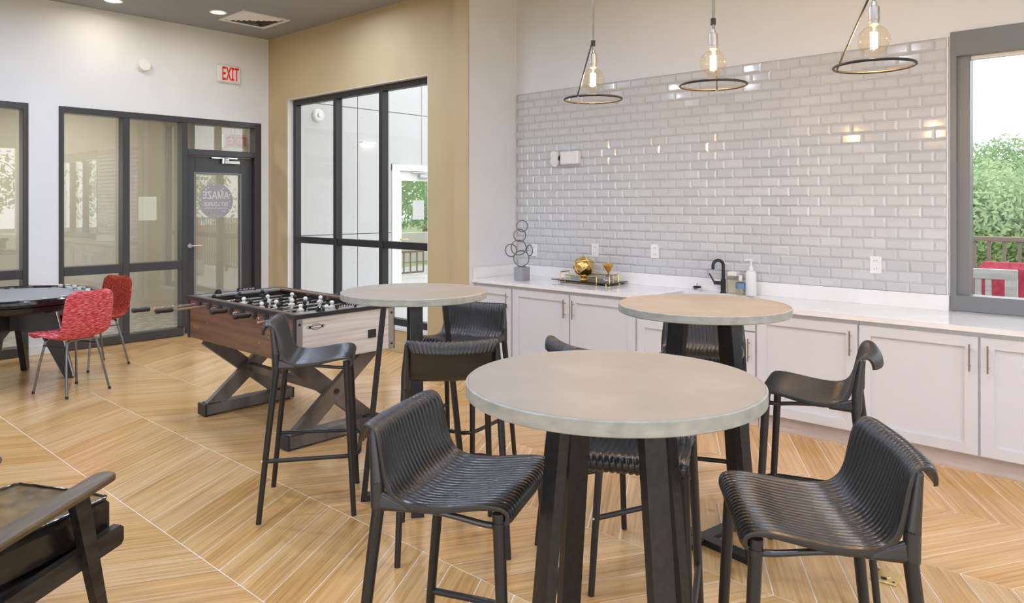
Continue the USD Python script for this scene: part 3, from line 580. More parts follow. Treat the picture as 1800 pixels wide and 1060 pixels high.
part(t, 'plate', box(-.15, .145, -.31, .31, .020, .027, .002), 'black_gloss')
def rail(p, q, h, r=.0052): return join(cyl((*p, .008), (*p, h), r, n=4), cyl((*q, .008), (*q, h), r, n=4), cyl((*p, h), (*q, h), r, n=4), cyl((*p, .012), (*q, .012), r, n=4))
for nm, p, q, hh in (('handle', (-.07, .265), (.06, .265), .088), ('handle', (-.07, -.265), (.06, -.265), .088), ('side_rail', (-.128, .17), (-.128, -.17), .070), ('side_rail', (.125, .17), (.125, -.17), .070)): part(t, nm, rail(p, q, hh), 'gold')
for x in (-.10, .10):
    for y in (-.25, .25): part(t, 'foot', join(cyl((x, y, 0), (x, y, .021), .008, n=12)), 'gold')
part(t, 'base_bar', join(cyl((-.10, -.27, .013), (-.10, .27, .013), .005, n=4), cyl((.10, -.27, .013), (.10, .27, .013), .005, n=4)), 'gold')
t = thing('gold_sphere', 'faceted gold leaf sphere standing on the black tray', 'decoration', (5.29, 3.925, ZC + .027))
part(t, 'stand', lathe([(0, 0), (.045, 0), (.042, .008), (.018, .03), (0, .03)], 24), 'gold')
m = trimesh.creation.icosphere(2, .089); m.apply_translation((0, 0, .112)); part(t, 'orb', m, 'gold', smooth=False)
bands = []
for ax, an in (((.3, .5, .8), .4), ((-.6, .4, .7), .2), ((.8, -.5, .3), 1.0), ((.1, .9, -.4), .7)):
    ax = np.array(ax) / np.linalg.norm(ax); u = np.cross(ax, [0, 0, 1]); u /= np.linalg.norm(u); w_ = np.cross(ax, u); th = np.linspace(0, 2 * np.pi, 60, endpoint=False)
    bands.append(tube(np.array([0, 0, .112]) + ax * .03 * an + math.sqrt(.0905 ** 2 - (.03 * an) ** 2) * (np.cos(th)[:, None] * u + np.sin(th)[:, None] * w_), .0045, 6, closed=True))
part(t, 'leaf_band', join(bands), 'brass')
t = thing('diamond_ornament', 'amber diamond ornament on a clear faceted base, right on the tray', 'decoration', (5.29, 3.66, ZC + .027))
part(t, 'base', lathe([(0, 0), (.034, 0), (.044, .022), (.030, .045), (.012, .062), (0, .064)], 8), 'crystal', smooth=False)
part(t, 'diamond', lathe([(0, .062), (.045, .135), (.047, .140), (.030, .158), (0, .159)], 8), 'amber', smooth=False)

t = thing('faucet', 'matte black single-handle faucet at the sink', 'faucet', (5.385, 2.64, ZC))
part(t, 'body', lathe([(0, 0), (.026, 0), (.026, .004), (.019, .008), (.019, .105), (.0135, .108), (0, .108)], 24), 'metal_black')
dr = np.array([-.75, .66, 0]); R = .042
part(t, 'spout', tube([(0, 0, .10), (0, 0, .16), (0, 0, .21)] + [tuple(dr * R * (1 - math.cos(a)) + np.array([0, 0, .213 + R * math.sin(a)])) for a in np.linspace(.1, math.pi, 14)] + [tuple(dr * 2 * R + np.array([0, 0, .185]))], .0125, 14), 'metal_black')
part(t, 'lever', join(cyl((0, .01, .075), (0, .075, .075), .0145, n=14), tube([(0, .068, .075), (-.004, .078, .085), (-.008, .115, .145)], [.007, .0065, .006], 10)), 'metal_black')
t = thing('sink_stopper', 'small chrome basket stopper on the worktop by the sink', 'sink stopper', (5.375, 2.86, ZC))
part(t, 'basket', lathe([(0, 0), (.028, 0), (.040, .022), (.040, .028), (.018, .032), (0, .032)], 28), 'chrome'); part(t, 'gasket', lathe([(.030, .0305), (.032, .034), (.030, .037), (.012, .037), (.012, .031)], 28), 'rubber'); part(t, 'knob', lathe([(0, .036), (.004, .036), (.004, .055), (.007, .058), (0, .062)], 14), 'chrome')
t = thing('glass_canister', 'square clear canister with tan contents behind the faucet', 'canister', (5.39, 2.555, ZC))
part(t, 'jar', box(-.036, .036, -.042, .042, 0, .135, .008), 'soap_amber'); part(t, 'lid', box(-.034, .034, -.04, .04, .136, .172, .006), 'paper_cream')
t = thing('hand_soap', 'small round soap bottle with a blue label beside the canister', 'soap bottle', (5.335, 2.475, ZC))
part(t, 'bottle', lathe([(0, 0), (.032, 0), (.036, .006), (.036, .085), (.026, .105), (.014, .112), (0, .112)], 28), 'soap_amber'); part(t, 'label', lathe([(.0365, .05), (.0365, .095)][::1] + [(.0366, .095), (.0366, .05)], 28), 'label_blue'); part(t, 'cap', lathe([(0, .11), (.014, .11), (.014, .15), (0, .15)], 18), 'label_white')
t = thing('sanitizer_bottle', 'tall white pump bottle on the worktop, right of the faucet', 'pump bottle', (5.355, 2.40, ZC))
part(t, 'bottle', lathe([(0, 0), (.036, 0), (.040, .008), (.040, .170), (.034, .186), (.016, .194), (0, .194)], 28), 'label_white'); part(t, 'collar', lathe([(0, .192), (.017, .192), (.017, .226), (0, .226)], 20), 'white_plastic')
part(t, 'pump', join(cyl((0, 0, .224), (0, 0, .268), .007, n=12), tube([(0, -.012, .268), (-.0, .03, .270), (-.0, .05, .262)], [.010, .009, .006], 10)), 'white_plastic')
t = thing('clear_bottle', 'clear printed bottle just left of the white pump bottle', 'bottle', (5.40, 2.455, ZC))
part(t, 'body', lathe([(0, 0), (.026, 0), (.028, .005), (.028, .150), (.012, .172), (.012, .19), (0, .19)], 24), 'jar_glass'); part(t, 'print', join([box(-.0288, -.0282, -.012, .012, z, z + .006) for z in (.03, .06, .09, .12)]), 'label_blue')

# ------------------------------------------------------------------ bar tables
def bar_table(x, y, ang, label):
    t = thing('bar_table', label, 'bar table', (x, y, 0), ang, group='round bar tables'); R, zt, th = .381, 1.08, .036
    part(t, 'tabletop', lathe([(0, zt - .004), (R - .012, zt - .004), (R - .012, zt), (0, zt)][2:] + [], 8) if False else lathe([(0, zt - .008), (R - .006, zt - .008), (R - .006, zt - .001), (R - .007, zt), (0, zt)], 128), 'table_concrete')
    part(t, 'edge_band', lathe([(0, zt - th), (R - .004, zt - th), (R, zt - th + .003), (R, zt - .003), (R - .003, zt - .0006), (R - .0055, zt - .0006), (R - .0055, zt - .009), (0, zt - .009)], 128), 'table_edge')
    for k in range(4):
        rz = k * math.pi / 2; top, bot = .155, .262; hw, ht = .031, .014
        P = [(r + s * ht, u * hw, z) for r, z in ((top, zt - th), (bot, .0)) for s in (-1, 1) for u in (-1, 1)]
        part(t, 'leg', move(hull(P), rz=rz), 'leg_black')
    for k in range(2):
        zz = .004 * k
        part(t, 'base_bar', move(box(-.250, .250, -.0305, .0305, .0 + zz, .030 - zz * .5, .002), rz=k * math.pi / 2), 'leg_black'); part(t, 'top_bar', move(box(-.15, .15, -.030, .030, zt - th - .030 + zz, zt - th - .0005 - zz * .3, .002), rz=k * math.pi / 2), 'leg_black')
bar_table(1.589, 1.085, 248.7, 'nearest round bar table with concrete-look top, at the front')
bar_table(2.522, 2.973, 143.0, 'round bar table farthest left, next to the foosball table')
bar_table(3.058, 1.598, 260.0, 'round bar table in front of the sink and faucet')

# ------------------------------------------------------------------ bar stools
def stool_parts(t):
    ang = np.radians(np.linspace(-115, 82, 10)); roll = [(.193 + .026 * math.cos(x), .750 + .026 * math.sin(x)) for x in ang]
    prof = roll + [(.155, .7765), (.11, .770), (.05, .760), (-.01, .7535), (-.055, .7535), (-.088, .762), (-.110, .782), (-.123, .815), (-.131, .855), (-.139, .895), (-.149, .926), (-.163, .944), (-.180, .9485), (-.197, .943), (-.208, .927), (-.213, .906), (-.214, .890)]
    Q = np.array([(x, 0, z) for x, z in prof]); q_ = np.r_[0, np.cumsum(np.linalg.norm(np.diff(Q, axis=0), axis=1))]; u_ = np.arange(0, q_[-1], .001); Q = np.stack([np.interp(u_, q_, Q[:, k]) for k in range(3)], 1)
    Q = np.stack([gaussian_filter1d(Q[:, k], 11, mode='nearest') for k in range(3)], 1); q_ = np.r_[0, np.cumsum(np.linalg.norm(np.diff(Q, axis=0), axis=1))]; C = np.stack([np.interp(np.linspace(0, q_[-1], 78), q_, Q[:, k]) for k in range(3)], 1)
    Tn = np.gradient(C, axis=0); Tn /= np.linalg.norm(Tn, axis=1, keepdims=True); Nn = np.c_[Tn[:, 2], np.zeros(78), -Tn[:, 0]]
    if Nn[30][2] < 0: Nn = -Nn
    s = np.linspace(0, 1, 78); NR = 21; nv = NR * 8 + 1; v = np.linspace(-1, 1, nv)
    W = np.interp(s, [0, .12, .4, .6, .8, .92, 1.0], [.196, .200, .207, .206, .203, .197, .178])
    back = np.clip((C[:, 2] - .758) / .15, 0, 1) * (s > .45); bk = back * back * (3 - 2 * back)
    rib = .0046 * np.abs(np.sin(np.pi * NR * (v + 1) / 2)) ** .7 ; edge = np.clip((np.abs(v) - .9) / .1, 0, 1); edge = edge * edge * (3 - 2 * edge)
    def surf(off_top):
        V = np.zeros((78, nv, 3))
        for i in range(78):
            dip = -.010 * (1 - v ** 2) * (1 - bk[i]) * np.clip((s[i] - .12) / .15, 0, 1) * 1.0
            cx = -.024 * (1 - v ** 2) * bk[i]; cz = -.008 * (1 - v ** 2) * bk[i]
            base = np.stack([C[i, 0] + cx, v * W[i], C[i, 2] + dip + cz], 1)
            V[i] = base + Nn[i] * off_top(i)[:, None]
        return V
    top = surf(lambda i: rib * (1 - edge)); bot = surf(lambda i: -(.007 + .011 * edge * np.clip(1 - abs(s[i] - .45) / .45, .25, 1)))
    n = 78; V = np.vstack([top.reshape(-1, 3), bot.reshape(-1, 3)]); F = []; o = n * nv
    I, J = np.meshgrid(np.arange(n - 1), np.arange(nv - 1), indexing='ij'); a0 = (I * nv + J).ravel()
    F = [np.c_[a0, a0 + 1, a0 + nv + 1], np.c_[a0, a0 + nv + 1, a0 + nv], np.c_[a0 + o, a0 + nv + 1 + o, a0 + 1 + o], np.c_[a0 + o, a0 + nv + o, a0 + nv + 1 + o]]
    i = np.arange(n - 1) * nv
    for j, fl_ in ((0, 1), (nv - 1, -1)):
        q = [np.c_[i + j, i + nv + j, i + nv + j + o], np.c_[i + j, i + nv + j + o, i + j + o]]; F += [x[:, ::fl_] for x in q]
    j = np.arange(nv - 1)
    for r_, fl_ in ((0, -1), ((n - 1) * nv, 1)):
        q = [np.c_[r_ + j, r_ + j + 1, r_ + j + 1 + o], np.c_[r_ + j, r_ + j + 1 + o, r_ + j + o]]; F += [x[:, ::fl_] for x in q]
    m = tm(V, np.vstack(F)); trimesh.repair.fix_normals(m)
    part(t, 'seat_shell', m, 'stool_plastic', smooth=True)
    for y in (-1, 1):
        post = join(capsule_hull(((-.148, y * .203, .738), .019), ((-.150, y * .202, .80), .0185)), capsule_hull(((-.150, y * .202, .80), .0185), ((-.166, y * .197, .925), .0095)),
                    capsule_hull(((-.148, y * .203, .742), .015), ((-.055, y * .199, .737), .0065), ((-.148, y * .202, .772), .012)))
        part(t, 'back_post', post, 'stool_plastic')
        part(t, 'leg', tube(spline([(-.145, y * .205, .738), (-.186, y * .222, .37), (-.223, y * .237, 0)], 8), np.linspace(.0165, .0128, 8), 16), 'stool_leg_plastic')
        part(t, 'leg', tube(spline([(.185, y * .190, .758), (.204, y * .203, .37), (.223, y * .214, 0)], 8), np.linspace(.0165, .0128, 8), 16), 'stool_leg_plastic')
        part(t, 'side_rod', tube(spline([(.196, y * .192, .728), (.17, y * .194, .7265), (.10, y * .196, .733), (.02, y * .198, .741), (-.05, y * .2, .744)], 16), np.linspace(.0085, .007, 16), 10), 'stool_plastic')
        part(t, 'leg_collar', cyl((.186, y * .191, .735), (.1868, y * .1915, .722), .0185), 'stool_leg_plastic')
        part(t, 'screw', cyl((-.205, y * .228, .294), (-.213, y * .229, .294), .0055, n=10), 'steel')
    q = [(-.192, .226, .294), (0, .220, .294), (.15, .214, .294), (.205, .206, .294), (.236, .180, .294), (.246, .10, .294), (.247, 0, .294)]
    q = q + [(x, -y, z) for x, y, z in q[::-1][1:]]; part(t, 'footrest', tube(spline(q, 60), .0105, 12, flat=1.0), 'stool_leg_plastic')
S = [(1.444, 1.506, 293.4, 'big ribbed black stool at the front left of the nearest table'), (2.121, 3.315, 321.8, 'black stool in front of the foosball table, seen side-on'), (2.303, 2.467, 50.9, 'black stool showing its back, between the left and nearest tables'),
     (2.974, 3.090, 193.5, 'black stool behind the farthest left table, by the cabinets'), (1.903, .677, 124.1, 'ribbed black stool at the front right of the picture'), (3.147, 1.113, 105.1, 'black stool pushed away from the sink-side table, before the white cabinets'),
     (2.029, 1.335, 207.0, 'black stool tucked under the far side of the nearest table'), (3.488, 1.834, 204.0, 'black stool behind the sink-side table, back to the cabinets'), (2.642, 1.831, 336.5, 'black stool nearly hidden behind the nearest table, one back corner showing')]
GR = 'ribbed black bar stools'
first = thing('bar_stool', S[0][3], 'bar stool', (S[0][0], S[0][1], 0), S[0][2], GR); stool_parts(first)
for x, y, r, lb in S[1:]: copy_of(first, (x, y, 0), r, lb, 'bar stool', GR)

# ------------------------------------------------------------------ foosball table
t = thing('foosball_table', 'walnut foosball table with crossed legs near the storefront', 'foosball table', (2.80, 4.69, 0))
L2, W2, zt, zb = .73, .375, .86, .556
for s in (-1, 1):
    part(t, 'side_panel', box(s * W2, s * (W2 - .032), -L2 + .03, L2 - .03, zb, zt - .018, .002), 'walnut')
    part(t, 'end_panel', box(-W2 + .03, W2 - .03, s * L2, s * (L2 - .03), zb, zt - .018, .002), 'end_wood_sheen', 'end panel, window light put into its pale grey wood-grain colour')
    part(t, 'side_rim', box(s * (W2 + .008), s * (W2 - .055), -L2 - .008, L2 + .008, zt - .018, zt, .004), 'walnut'); part(t, 'rim_edge', box(s * (W2 + .013), s * (W2 - .012), -L2 - .010, L2 + .010, zt - .026, zt + .0015, .002), 'black_satin')
    part(t, 'rim_edge', box(-W2 - .010, W2 + .010, s * (L2 + .014), s * (L2 - .006), zt - .024, zt + .0012, .002), 'black_satin'); part(t, 'end_rim', box(-W2 + .055, W2 - .055, s * (L2 + .008), s * (L2 - .10), zt - .019, zt - .001, .004), 'trim_metal')
    for e in (-1, 1):
        part(t, 'corner_trim', join(box(s * (W2 + .003), s * (W2 - .045), e * (L2 + .004), e * (L2 - .002), zb - .002, zt - .018, .002)), 'trim_metal'); part(t, 'corner_edge', box(s * (W2 + .005), s * (W2 - .004), e * (L2 + .005), e * (L2 - .03), zb - .003, zt - .018, .002), 'black_satin')
        part(t, 'corner_bolt', join(cyl((s * (W2 - .022), e * L2, zt - .06), (s * (W2 - .022), e * (L2 + .008), zt - .06), .008, n=10), cyl((s * (W2 - .022), e * L2, zb + .035), (s * (W2 - .022), e * (L2 + .008), zb + .035), .008, n=10)), 'black_satin')
part(t, 'playfield', box(-W2 + .03, W2 - .03, -L2 + .03, L2 - .03, zt - .16, zt - .145), 'pitch_green'); part(t, 'bottom_panel', box(-W2 + .03, W2 - .03, -L2 + .03, L2 - .03, zb, zb + .02), 'walnut')
for s in (-1, 1): part(t, 'inner_wall', box(s * (W2 - .033), s * (W2 - .037), -L2 + .03, L2 - .03, zt - .145, zt - .018), 'black_satin' if s > 0 else 'trim_metal'); part(t, 'goal_wall', box(-W2 + .04, W2 - .04, s * (L2 - .10), s * (L2 - .094), zt - .145, zt - .02), 'black_satin')
part(t, 'ball_return', box(.16, .225, -L2 - .006, -L2 + .01, zt - .21, zt - .155, .003), 'black_satin')
def ring2(rx, rz, w_): th = np.linspace(0, 2 * np.pi, 40, endpoint=False); return tube(np.c_[rx * np.cos(th), np.zeros(40), rz * np.sin(th)], w_, 6, closed=True)
em = join(move(ring2(.038, .017, .0014), (-.235, -L2 - .001, zt - .085)), box(-.287, -.183, -L2 - .003, -L2, zt - .0925, zt - .0775), move(ring2(.012, .008, .0012), (-.288, -L2 - .001, zt - .085)), move(ring2(.012, .008, .0012), (-.182, -L2 - .001, zt - .085)))
part(t, 'emblem', em, 'black_satin', 'small oval maker emblem'); part(t, 'emblem_plate', box(-.270, -.200, -L2 - .0042, -L2 - .0028, zt - .0895, zt - .0805), 'sign_face')
part(t, 'panel_bolt', join([cyl((-W2 - .004, y, z), (-W2, y, z), .006, n=8) for y, z in ((.62, zt - .22), (.57, zt - .22), (.42, zt - .17), (-.42, zt - .17), (-.62, zt - .09), (-.30, zt - .22))]), 'brass')
for s in (-1, 1):   # score counter and ball cup on each end rim
    c = part(t, 'score_counter', join(hull([(x, y, z) for x in (-.07, .07) for y, z in ((-.02, 0), (.02, 0), (.0, .022))]) if False else join(box(-.075, -.068, -.012, .012, 0, .026, .002), box(.068, .075, -.012, .012, 0, .026, .002), cyl((-.07, 0, .020), (.07, 0, .020), .003, n=8))), 'black_satin')
    stage.GetPrimAtPath(c).GetReferences(); UsdGeom.Xformable(stage.GetPrimAtPath(c)).AddTranslateOp().Set(Gf.Vec3d(.06 if s > 0 else .02, s * (L2 - .045), zt - .001))
    part(c, 'score_bead', join([box(-.062 + i * .0125, -.053 + i * .0125, -.009, .009, .010, .028, .002) for i in range(10)]), 'black_satin'); part(c, 'bead_mark', join([box(-.060 + i * .0125, -.055 + i * .0125, -.010, -.0088, .013, .022) for i in range(10)]), 'figure_white')
    part(t, 'ball_cup', move(lathe([(0, 0), (.03, 0), (.022, .026), (.008, .034), (0, .034)], 20), (-.17, s * (L2 - .05), zt - .001)), 'black_gloss')
ROD = [(1, .34, 3), (1, .25, 2), (0, .05, 3), (1, .02, 5), (0, .05, 5), (1, .02, 3), (0, .04, 2), (0, .13, 3)]
zr = zt - .045
for i, (mine, out, men) in enumerate(ROD):
    y = (3.5 - i) * .155; sh = -out if True else out
    h0 = -W2 - .03 + sh if mine else -W2 - .015 + sh; xr = [h0, W2 + .20 + sh * .5]
    r = part(t, 'rod', cyl((xr[0], y, zr), (xr[1], y, zr), .0078), 'chrome')
    for s in (-1, 1): part(r, 'bushing', move(lathe([(.0085, 0), (.030, 0), (.030, .004), (.017, .012), (.0085, .012)], 24), (s * W2, y, zr), ry=s * math.pi / 2), 'black_satin')
    hs = -1 if mine else 1; hx0 = xr[0] if mine else xr[1]
    part(r, 'grip', move(lathe([(0, 0), (.013, 0), (.0165, .006), (.0165, .06), (.0145, .075), (.017, .09), (.017, .108), (.012, .115), (0, .115)], 20), (hx0 - hs * .02, y, zr), ry=hs * math.pi / 2), 'black_satin')
    col = 'figure_black' if mine else 'figure_white'
    for j in range(men):
        sp = {3: .19, 2: .24, 5: .115}[men]; x = (j - (men - 1) / 2) * sp + sh * .22; x = max(-W2 + .06, min(W2 - .06, x))
        man = join(capsule_hull(((0, 0, .018), .015), ((0, 0, -.018), .014)), ball((0, 0, .045), .0155, 2), capsule_hull(((0, 0, -.015), .011), ((0, .003, -.07), .010)), box(-.010, .010, -.008, .016, -.082, -.062, .003), capsule_hull(((-.018, 0, .015), .008), ((.018, 0, .015), .008)))
        part(r, 'player', move(man, (x, y, zr), rx=RNG.uniform(-.25, .25)), col, smooth=45)
for yy in (-.56, .55):
    def beam(p, q, wx, wy, b=.003):
        p, q = np.array(p), np.array(q); d = q - p; L = np.linalg.norm(d); an = math.atan2(d[2], d[0]); return move(box(0, L, -wy / 2, wy / 2, -wx / 2, wx / 2, b), p, ry=-an)
    part(t, 'cross_leg', beam((-.31, yy - .022, .052), (.31, yy - .022, zb + .0), .105, .045), 'leg_oak_dark'); part(t, 'cross_leg', beam((.31, yy + .023, .052), (-.31, yy + .023, zb + .0), .105, .045), 'leg_oak_dark')
    part(t, 'base_beam', box(-.35, .35, yy - .055, yy + .055, .012, .085, .004), 'leg_oak_dark')
    for s in (-1, 1): part(t, 'beam_cap', box(s * .345, s * .362, yy - .058, yy + .058, .006, .089, .003), 'metal_black'); part(t, 'beam_foot', box(s * .33, s * .27, yy - .04, yy + .04, 0, .013), 'metal_black'); part(t, 'leg_bracket', box(s * .33, s * .24, yy - .05, yy + .05, .083, .091, .002), 'metal_black')
    part(t, 'centre_bolt', cyl((0, yy - .054, .31), (0, yy - .042, .31), .018, n=8), 'metal_black')
part(t, 'stretcher', box(-.03, .03, -.56, .55, .285, .335, .003), 'leg_oak_dark')

# ------------------------------------------------------------------ poker table, chips, red chairs
PX, PYc, PR, PZ = 1.80, 7.50, .70, .76
t = thing('poker_table', 'round black poker table with grey felt at the left', 'poker table', (PX, PYc, 0), 16)
part(t, 'felt', lathe([(0, PZ - .012), (PR - .13, PZ - .012), (PR - .13, PZ - .02), (0, PZ - .02)], 96), 'felt_grey')
part(t, 'race_track', lathe([(PR - .135, PZ - .014), (PR - .06, PZ - .010), (PR - .06, PZ - .03), (PR - .135, PZ - .03)], 96), 'black_gloss')
part(t, 'rail', lathe([(PR - .07, PZ - .02), (PR - .068, PZ - .004), (PR - .05, PZ + .004), (PR - .02, PZ + .003), (PR - .003, PZ - .010), (PR, PZ - .03), (PR - .01, PZ - .052), (PR - .05, PZ - .055), (PR - .07, PZ - .02)], 96), 'black_gloss')
part(t, 'apron', lathe([(0, PZ - .115), (PR - .05, PZ - .115), (PR - .025, PZ - .10), (PR - .02, PZ - .06), (PR - .045, PZ - .052), (PR - .045, PZ - .10), (0, PZ - .10)], 96), 'black_gloss')
for k in range(8):
    a = (k + .5) * math.pi / 4; part(t, 'cup_holder', move(lathe([(.034, -.001), (.043, -.001), (.043, .003), (.036, .004), (.034, .002)], 24), ((PR - .098) * math.cos(a), (PR - .098) * math.sin(a), PZ - .010)), 'chrome')
part(t, 'hub', box(-.065, .065, -.065, .065, .44, PZ - .115, .01), 'black_satin')
for k in range(4):
    a = math.radians(-45 + 90 * k)
    pl = extrude(Polygon([(.06, PZ - .116), (.34, PZ - .116), (.36, PZ - .15), (.495, .012), (.495, .004), (.425, .004), (.24, .40), (.06, .44)]), .05); v = pl.vertices.copy(); pl.vertices = np.c_[v[:, 0], v[:, 2] - .025, v[:, 1]]; pl.invert()
    lg = part(t, 'leg', move(pl, rz=a), 'black_satin', smooth=False); part(lg, 'foot_pad', move(cyl((.46, 0, 0), (.46, 0, .006), .012, n=12), rz=a), 'rubber')
    ed_ = extrude(Polygon([(.352, PZ - .15), (.358, PZ - .15), (.4955, .012), (.4895, .012)]), .052); v = ed_.vertices.copy(); ed_.vertices = np.c_[v[:, 0] + .002, v[:, 2] - .026, v[:, 1]]; ed_.invert(); part(lg, 'edge_strip', move(ed_, rz=a), 'steel', smooth=False)
CH = []
def chip_stack(a, r, n, col, label, sq=False):
    x, y = PX + r * math.cos(a), PYc + r * math.sin(a)
    z = PZ - .012 if r < PR - .13 else PZ - .0095
    t = thing('chip_stack', label, 'poker chips', (x, y, z), group='poker chips on the table')
    for k in range(n):
        o = RNG.normal(0, .001, 2); part(t, 'chip', move(lathe([(0, 0), (.0185, 0), (.0195, .0008), (.0195, .0026), (.0185, .0033), (0, .0033)], 20), (o[0], o[1], .0033 * k)), col[k % len(col)])
cols = [('chip_white', 'chip_black'), ('chip_white',), ('chip_teal', 'chip_white'), ('chip_white', 'chip_white', 'chip_red'), ('chip_black', 'chip_white')]
k = 0
LBC = 'poker chip stack on the rim of the poker table'
ORD = ['first', 'second', 'third', 'fourth', 'fifth', 'sixth', 'seventh', 'eighth', 'ninth', 'tenth', 'eleventh', 'twelfth', 'thirteenth', 'fourteenth']
for arc, lo, hi, n, hmin, hmax in (('near poker table rim, from the left', -112, -8, 14, 2, 6), ('right poker rim, from the front', 2, 34, 5, 4, 9), ('far poker rim, from the right', 60, 132, 6, 2, 4)):
    for i, a in enumerate(np.radians(np.linspace(lo, hi, n))):
        cc = cols[k % 5]; nm = ' and '.join(dict.fromkeys(c.split('_')[1] for c in cc))
        chip_stack(a, PR - .105 + RNG.uniform(-.008, .008), int(RNG.integers(hmin, hmax)), cc, f'{ORD[i]} {nm} chip stack on the {arc}'); k += 1
for i, (a, r) in enumerate(((-.12, .50), (.02, .55), (.12, .50), (.30, .53))): chip_stack(a, r, int(RNG.integers(7, 12)), cols[k % 5], f'{ORD[i]} tall chip stack on the grey felt at the right end of the poker table'); k += 1

def red_chair(x, y, ang, cloth, label):
    t = thing('side_chair', label, 'chair', (x, y, 0), ang, group='red chairs at the poker table')
    prof = [(.235, .440), (.225, .462), (.19, .472), (.12, .467), (.03, .459), (-.06, .455), (-.135, .462), (-.185, .492), (-.213, .55), (-.232, .64), (-.247, .74), (-.258, .815), (-.262, .838)]
    n, nv = 60, 33; C = spline([(a, 0, b) for a, b in prof], n); T = np.gradient(C, axis=0); T /= np.linalg.norm(T, axis=1, keepdims=True); N = np.c_[T[:, 2], np.zeros(n), -T[:, 0]]
    if N[20][2] < 0: N = -N
    s = np.linspace(0, 1, n); v = np.linspace(-1, 1, nv); W = np.interp(s, [0, .02, .06, .3, .55, .8, .93, .97, 1], [.15, .185, .205, .222, .215, .215, .205, .188, .14])
    th = .019 * np.clip(np.minimum(s, 1 - s) / .03, .25, 1)
    def S_(sg):
        V = np.zeros((n, nv, 3))
        for i in range(n):
            e = np.sqrt(np.clip(1 - v ** 4, .0, 1)) * .8 + .2; wrap = .022 * v ** 2 * (s[i] > .0)
            V[i] = np.stack([np.full(nv, C[i, 0]), v * W[i], np.full(nv, C[i, 2])], 1) + N[i] * (sg * th[i] * e + wrap)[:, None]
        return V.reshape(-1, 3)
    V = np.vstack([S_(1), S_(-1)]); o = n * nv; I, J = np.meshgrid(np.arange(n - 1), np.arange(nv - 1), indexing='ij'); a0 = (I * nv + J).ravel()
    F = [np.c_[a0, a0 + 1, a0 + nv + 1], np.c_[a0, a0 + nv + 1, a0 + nv], np.c_[a0 + o, a0 + nv + 1 + o, a0 + 1 + o], np.c_[a0 + o, a0 + nv + o, a0 + nv + 1 + o]]; i = np.arange(n - 1) * nv; j = np.arange(nv - 1)
    for q in (0, nv - 1): F += [np.c_[i + q, i + nv + q, i + nv + q + o], np.c_[i + q, i + nv + q + o, i + q + o]]
    for q in (0, (n - 1) * nv): F += [np.c_[q + j, q + j + 1, q + j + 1 + o], np.c_[q + j, q + j + 1 + o, q + j + o]]
    m = tm(V, np.vstack(F)); trimesh.repair.fix_normals(m); part(t, 'upholstered_shell', m, cloth, smooth=60)
    for nm, xa, xb, za in (('rear_leg_frame', -.13, -.215, .438), ('front_leg_frame', .13, .195, .438)):
        q = [(xb, .185, 0), (xa * .6 + xb * .4, .155, .25), (xa, .125, za - .02), (xa, .10, za), (xa, 0, za), (xa, -.10, za), (xa, -.125, za - .02), (xa * .6 + xb * .4, -.155, .25), (xb, -.185, 0)]
        P = [];
        for k in range(len(q) - 1): P += [np.array(q[k]) * (1 - u) + np.array(q[k + 1]) * u for u in np.linspace(0, 1, 6, endpoint=False)]
        part(t, nm, tube(P + [q[-1]], .0095, 10), 'steel_dark')
    for y_ in (-.11, .11): part(t, 'side_bar', cyl((-.14, y_ * 1.25, .385), (.14, y_ * 1.25, .385), .005, n=8), 'metal_black')
    for x_, y_ in ((-.215, .185), (-.215, -.185), (.195, .185), (.195, -.185)): part(t, 'foot_cap', cyl((x_, y_, 0), (x_ * .995, y_ * .995, .02), .0115, n=12), 'rubber')
red_chair(2.05, 6.74, 108, 'tweed_pink', 'pinkish red tweed chair with its back to us at the poker table')
red_chair(2.516, 7.60, 196, 'tweed_red', 'darker red upholstered chair at the right side of the poker table')

# ------------------------------------------------------------------ leather armchair at the left edge
AC = 24.5
t = thing('armchair', 'dark wood armchair with worn black-brown leather seat at the left edge', 'armchair', (.555, 2.935, 0), AC)
# local frame: x forward, y to the sitter's left; right arm is the near one
def wr(v):      # leather wrinkles
    w = v.copy(); w[:, 2] += .012 * (1 - (v[:, 1] / .25) ** 2) * (1 - (v[:, 0] / .42) ** 2) * np.clip((v[:, 2] - .40) / .06, 0, 1)
    return w + .009 * (np.stack([meshkit.fbm(v * k_ + k_, 4) for k_ in (9.0, 10.0, 11.0)], 1) - .5)
cu = box(-.34, .405, -.235, .235, .325, .458, .022)
for _ in range(5): cu = cu.subdivide()
cu.vertices = wr(cu.vertices)
q = part(t, 'seat_cushion', cu, 'leather_black', smooth=60)
gx, gy = np.meshgrid(np.linspace(-.33, .388, 60), np.linspace(-.219, .219, 40), indexing='ij'); gv = np.c_[gx.ravel(), gy.ravel(), np.full(gx.size, .458)]
gi, gj = np.meshgrid(np.arange(59), np.arange(39), indexing='ij'); g0 = (gi * 40 + gj).ravel(); gf = np.vstack([np.c_[g0, g0 + 40, g0 + 41], np.c_[g0, g0 + 41, g0 + 1]])
gv2 = wr(gv); gv2[:, 2] += .0025; part(q, 'top_panel', tm(gv2, gf), 'leather_brown', 'worn brown leather top', smooth=True)
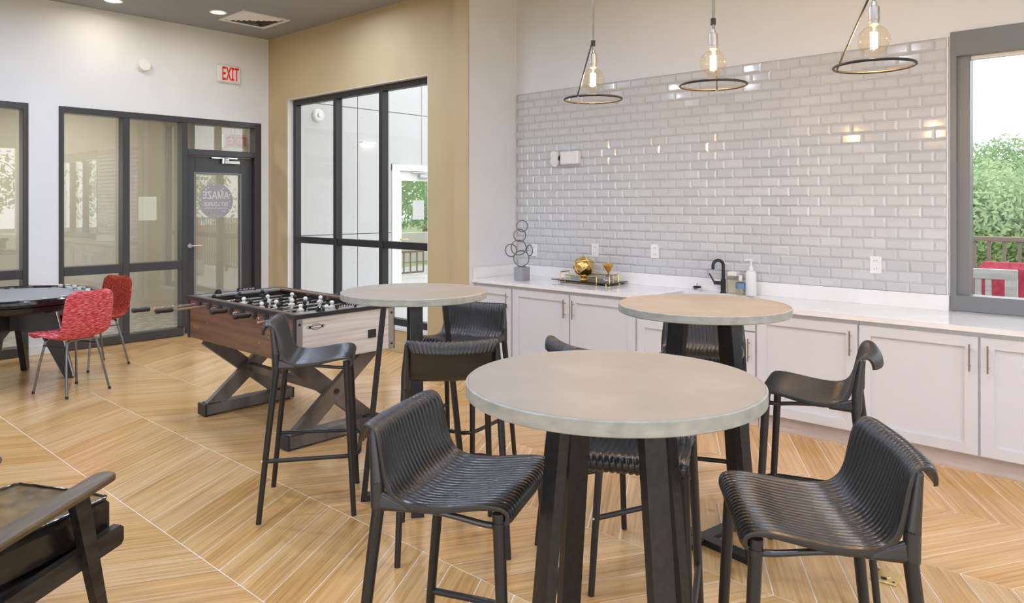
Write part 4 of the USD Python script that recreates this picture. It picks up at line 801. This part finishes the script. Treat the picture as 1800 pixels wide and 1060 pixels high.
pp_ = np.vstack([np.c_[np.linspace(-.33, .375, 50), np.full(50, -.222), np.full(50, .459)], np.c_[np.full(30, .391), np.linspace(-.21, .21, 30), np.full(30, .459)], np.c_[np.linspace(.375, -.33, 50), np.full(50, .222), np.full(50, .459)]])
pp_ = wr(pp_); pp_[:, 2] += .003; part(q, 'piping', tube(pp_, .0055, 8), 'leather_black')
bc = box(-.10, .06, -.27, .27, 0, .52, .04); bc = move(bc, (-.36, 0, .44), ry=-.30); part(t, 'back_cushion', bc, 'leather_black')
part(t, 'front_rail', box(.355, .392, -.25, .25, .275, .325, .01), 'chair_wood'); part(t, 'seat_deck', box(-.36, .355, -.25, .25, .29, .3245), 'chair_wood', smooth=False)
for s, nm in ((-1, 'right'), (1, 'left')):
    part(t, 'side_rail', hull([(x, s * .268 + d, z) for x, z in ((.39, .30), (.40, .315), (.40, .36), (.385, .372), (-.40, .275), (-.40, .215)) for d in (-.016, .016)]), 'chair_wood')
    ar = LineString([(-.40, 0), (-.15, 0), (.315, 0)]).buffer(.043, quad_segs=10)
    am = hull(np.vstack([np.c_[np.array(ar.buffer(-i_).exterior.coords), np.full(len(ar.buffer(-i_).exterior.coords), z_)] for i_, z_ in ((.007, -.013), (.001, -.008), (.0, .004), (.004, .010), (.010, .013))]))
    am = move(am, (.36 - .36 * math.cos(.19), s * (.265 + .36 * math.sin(.19)), .552), ry=-.035, rz=-s * .19); part(t, 'armrest', am, 'arm_wood')
    part(t, 'front_leg', hull([(x, s * (.297 - .0 * z) + d, z) for x, z in ((.165, .545), (.225, .545), (.325, 0), (.292, 0)) for d in (-.018, .018)]), 'chair_wood')
    part(t, 'rear_leg', hull([(x, s * .345 + d, z) for x, z in ((-.28, .535), (-.33, .535), (-.47, 0), (-.43, 0)) for d in (-.018, .018)]), 'chair_wood')
part(t, 'back_frame', join(*[move(box(-.02, .02, y - .02, y + .02, -.16, .56, .005), (-.44, 0, .44), ry=-.30) for y in (-.27, .27)], move(box(-.02, .02, -.29, .29, .52, .57, .005), (-.44, 0, .44), ry=-.30)), 'chair_wood')
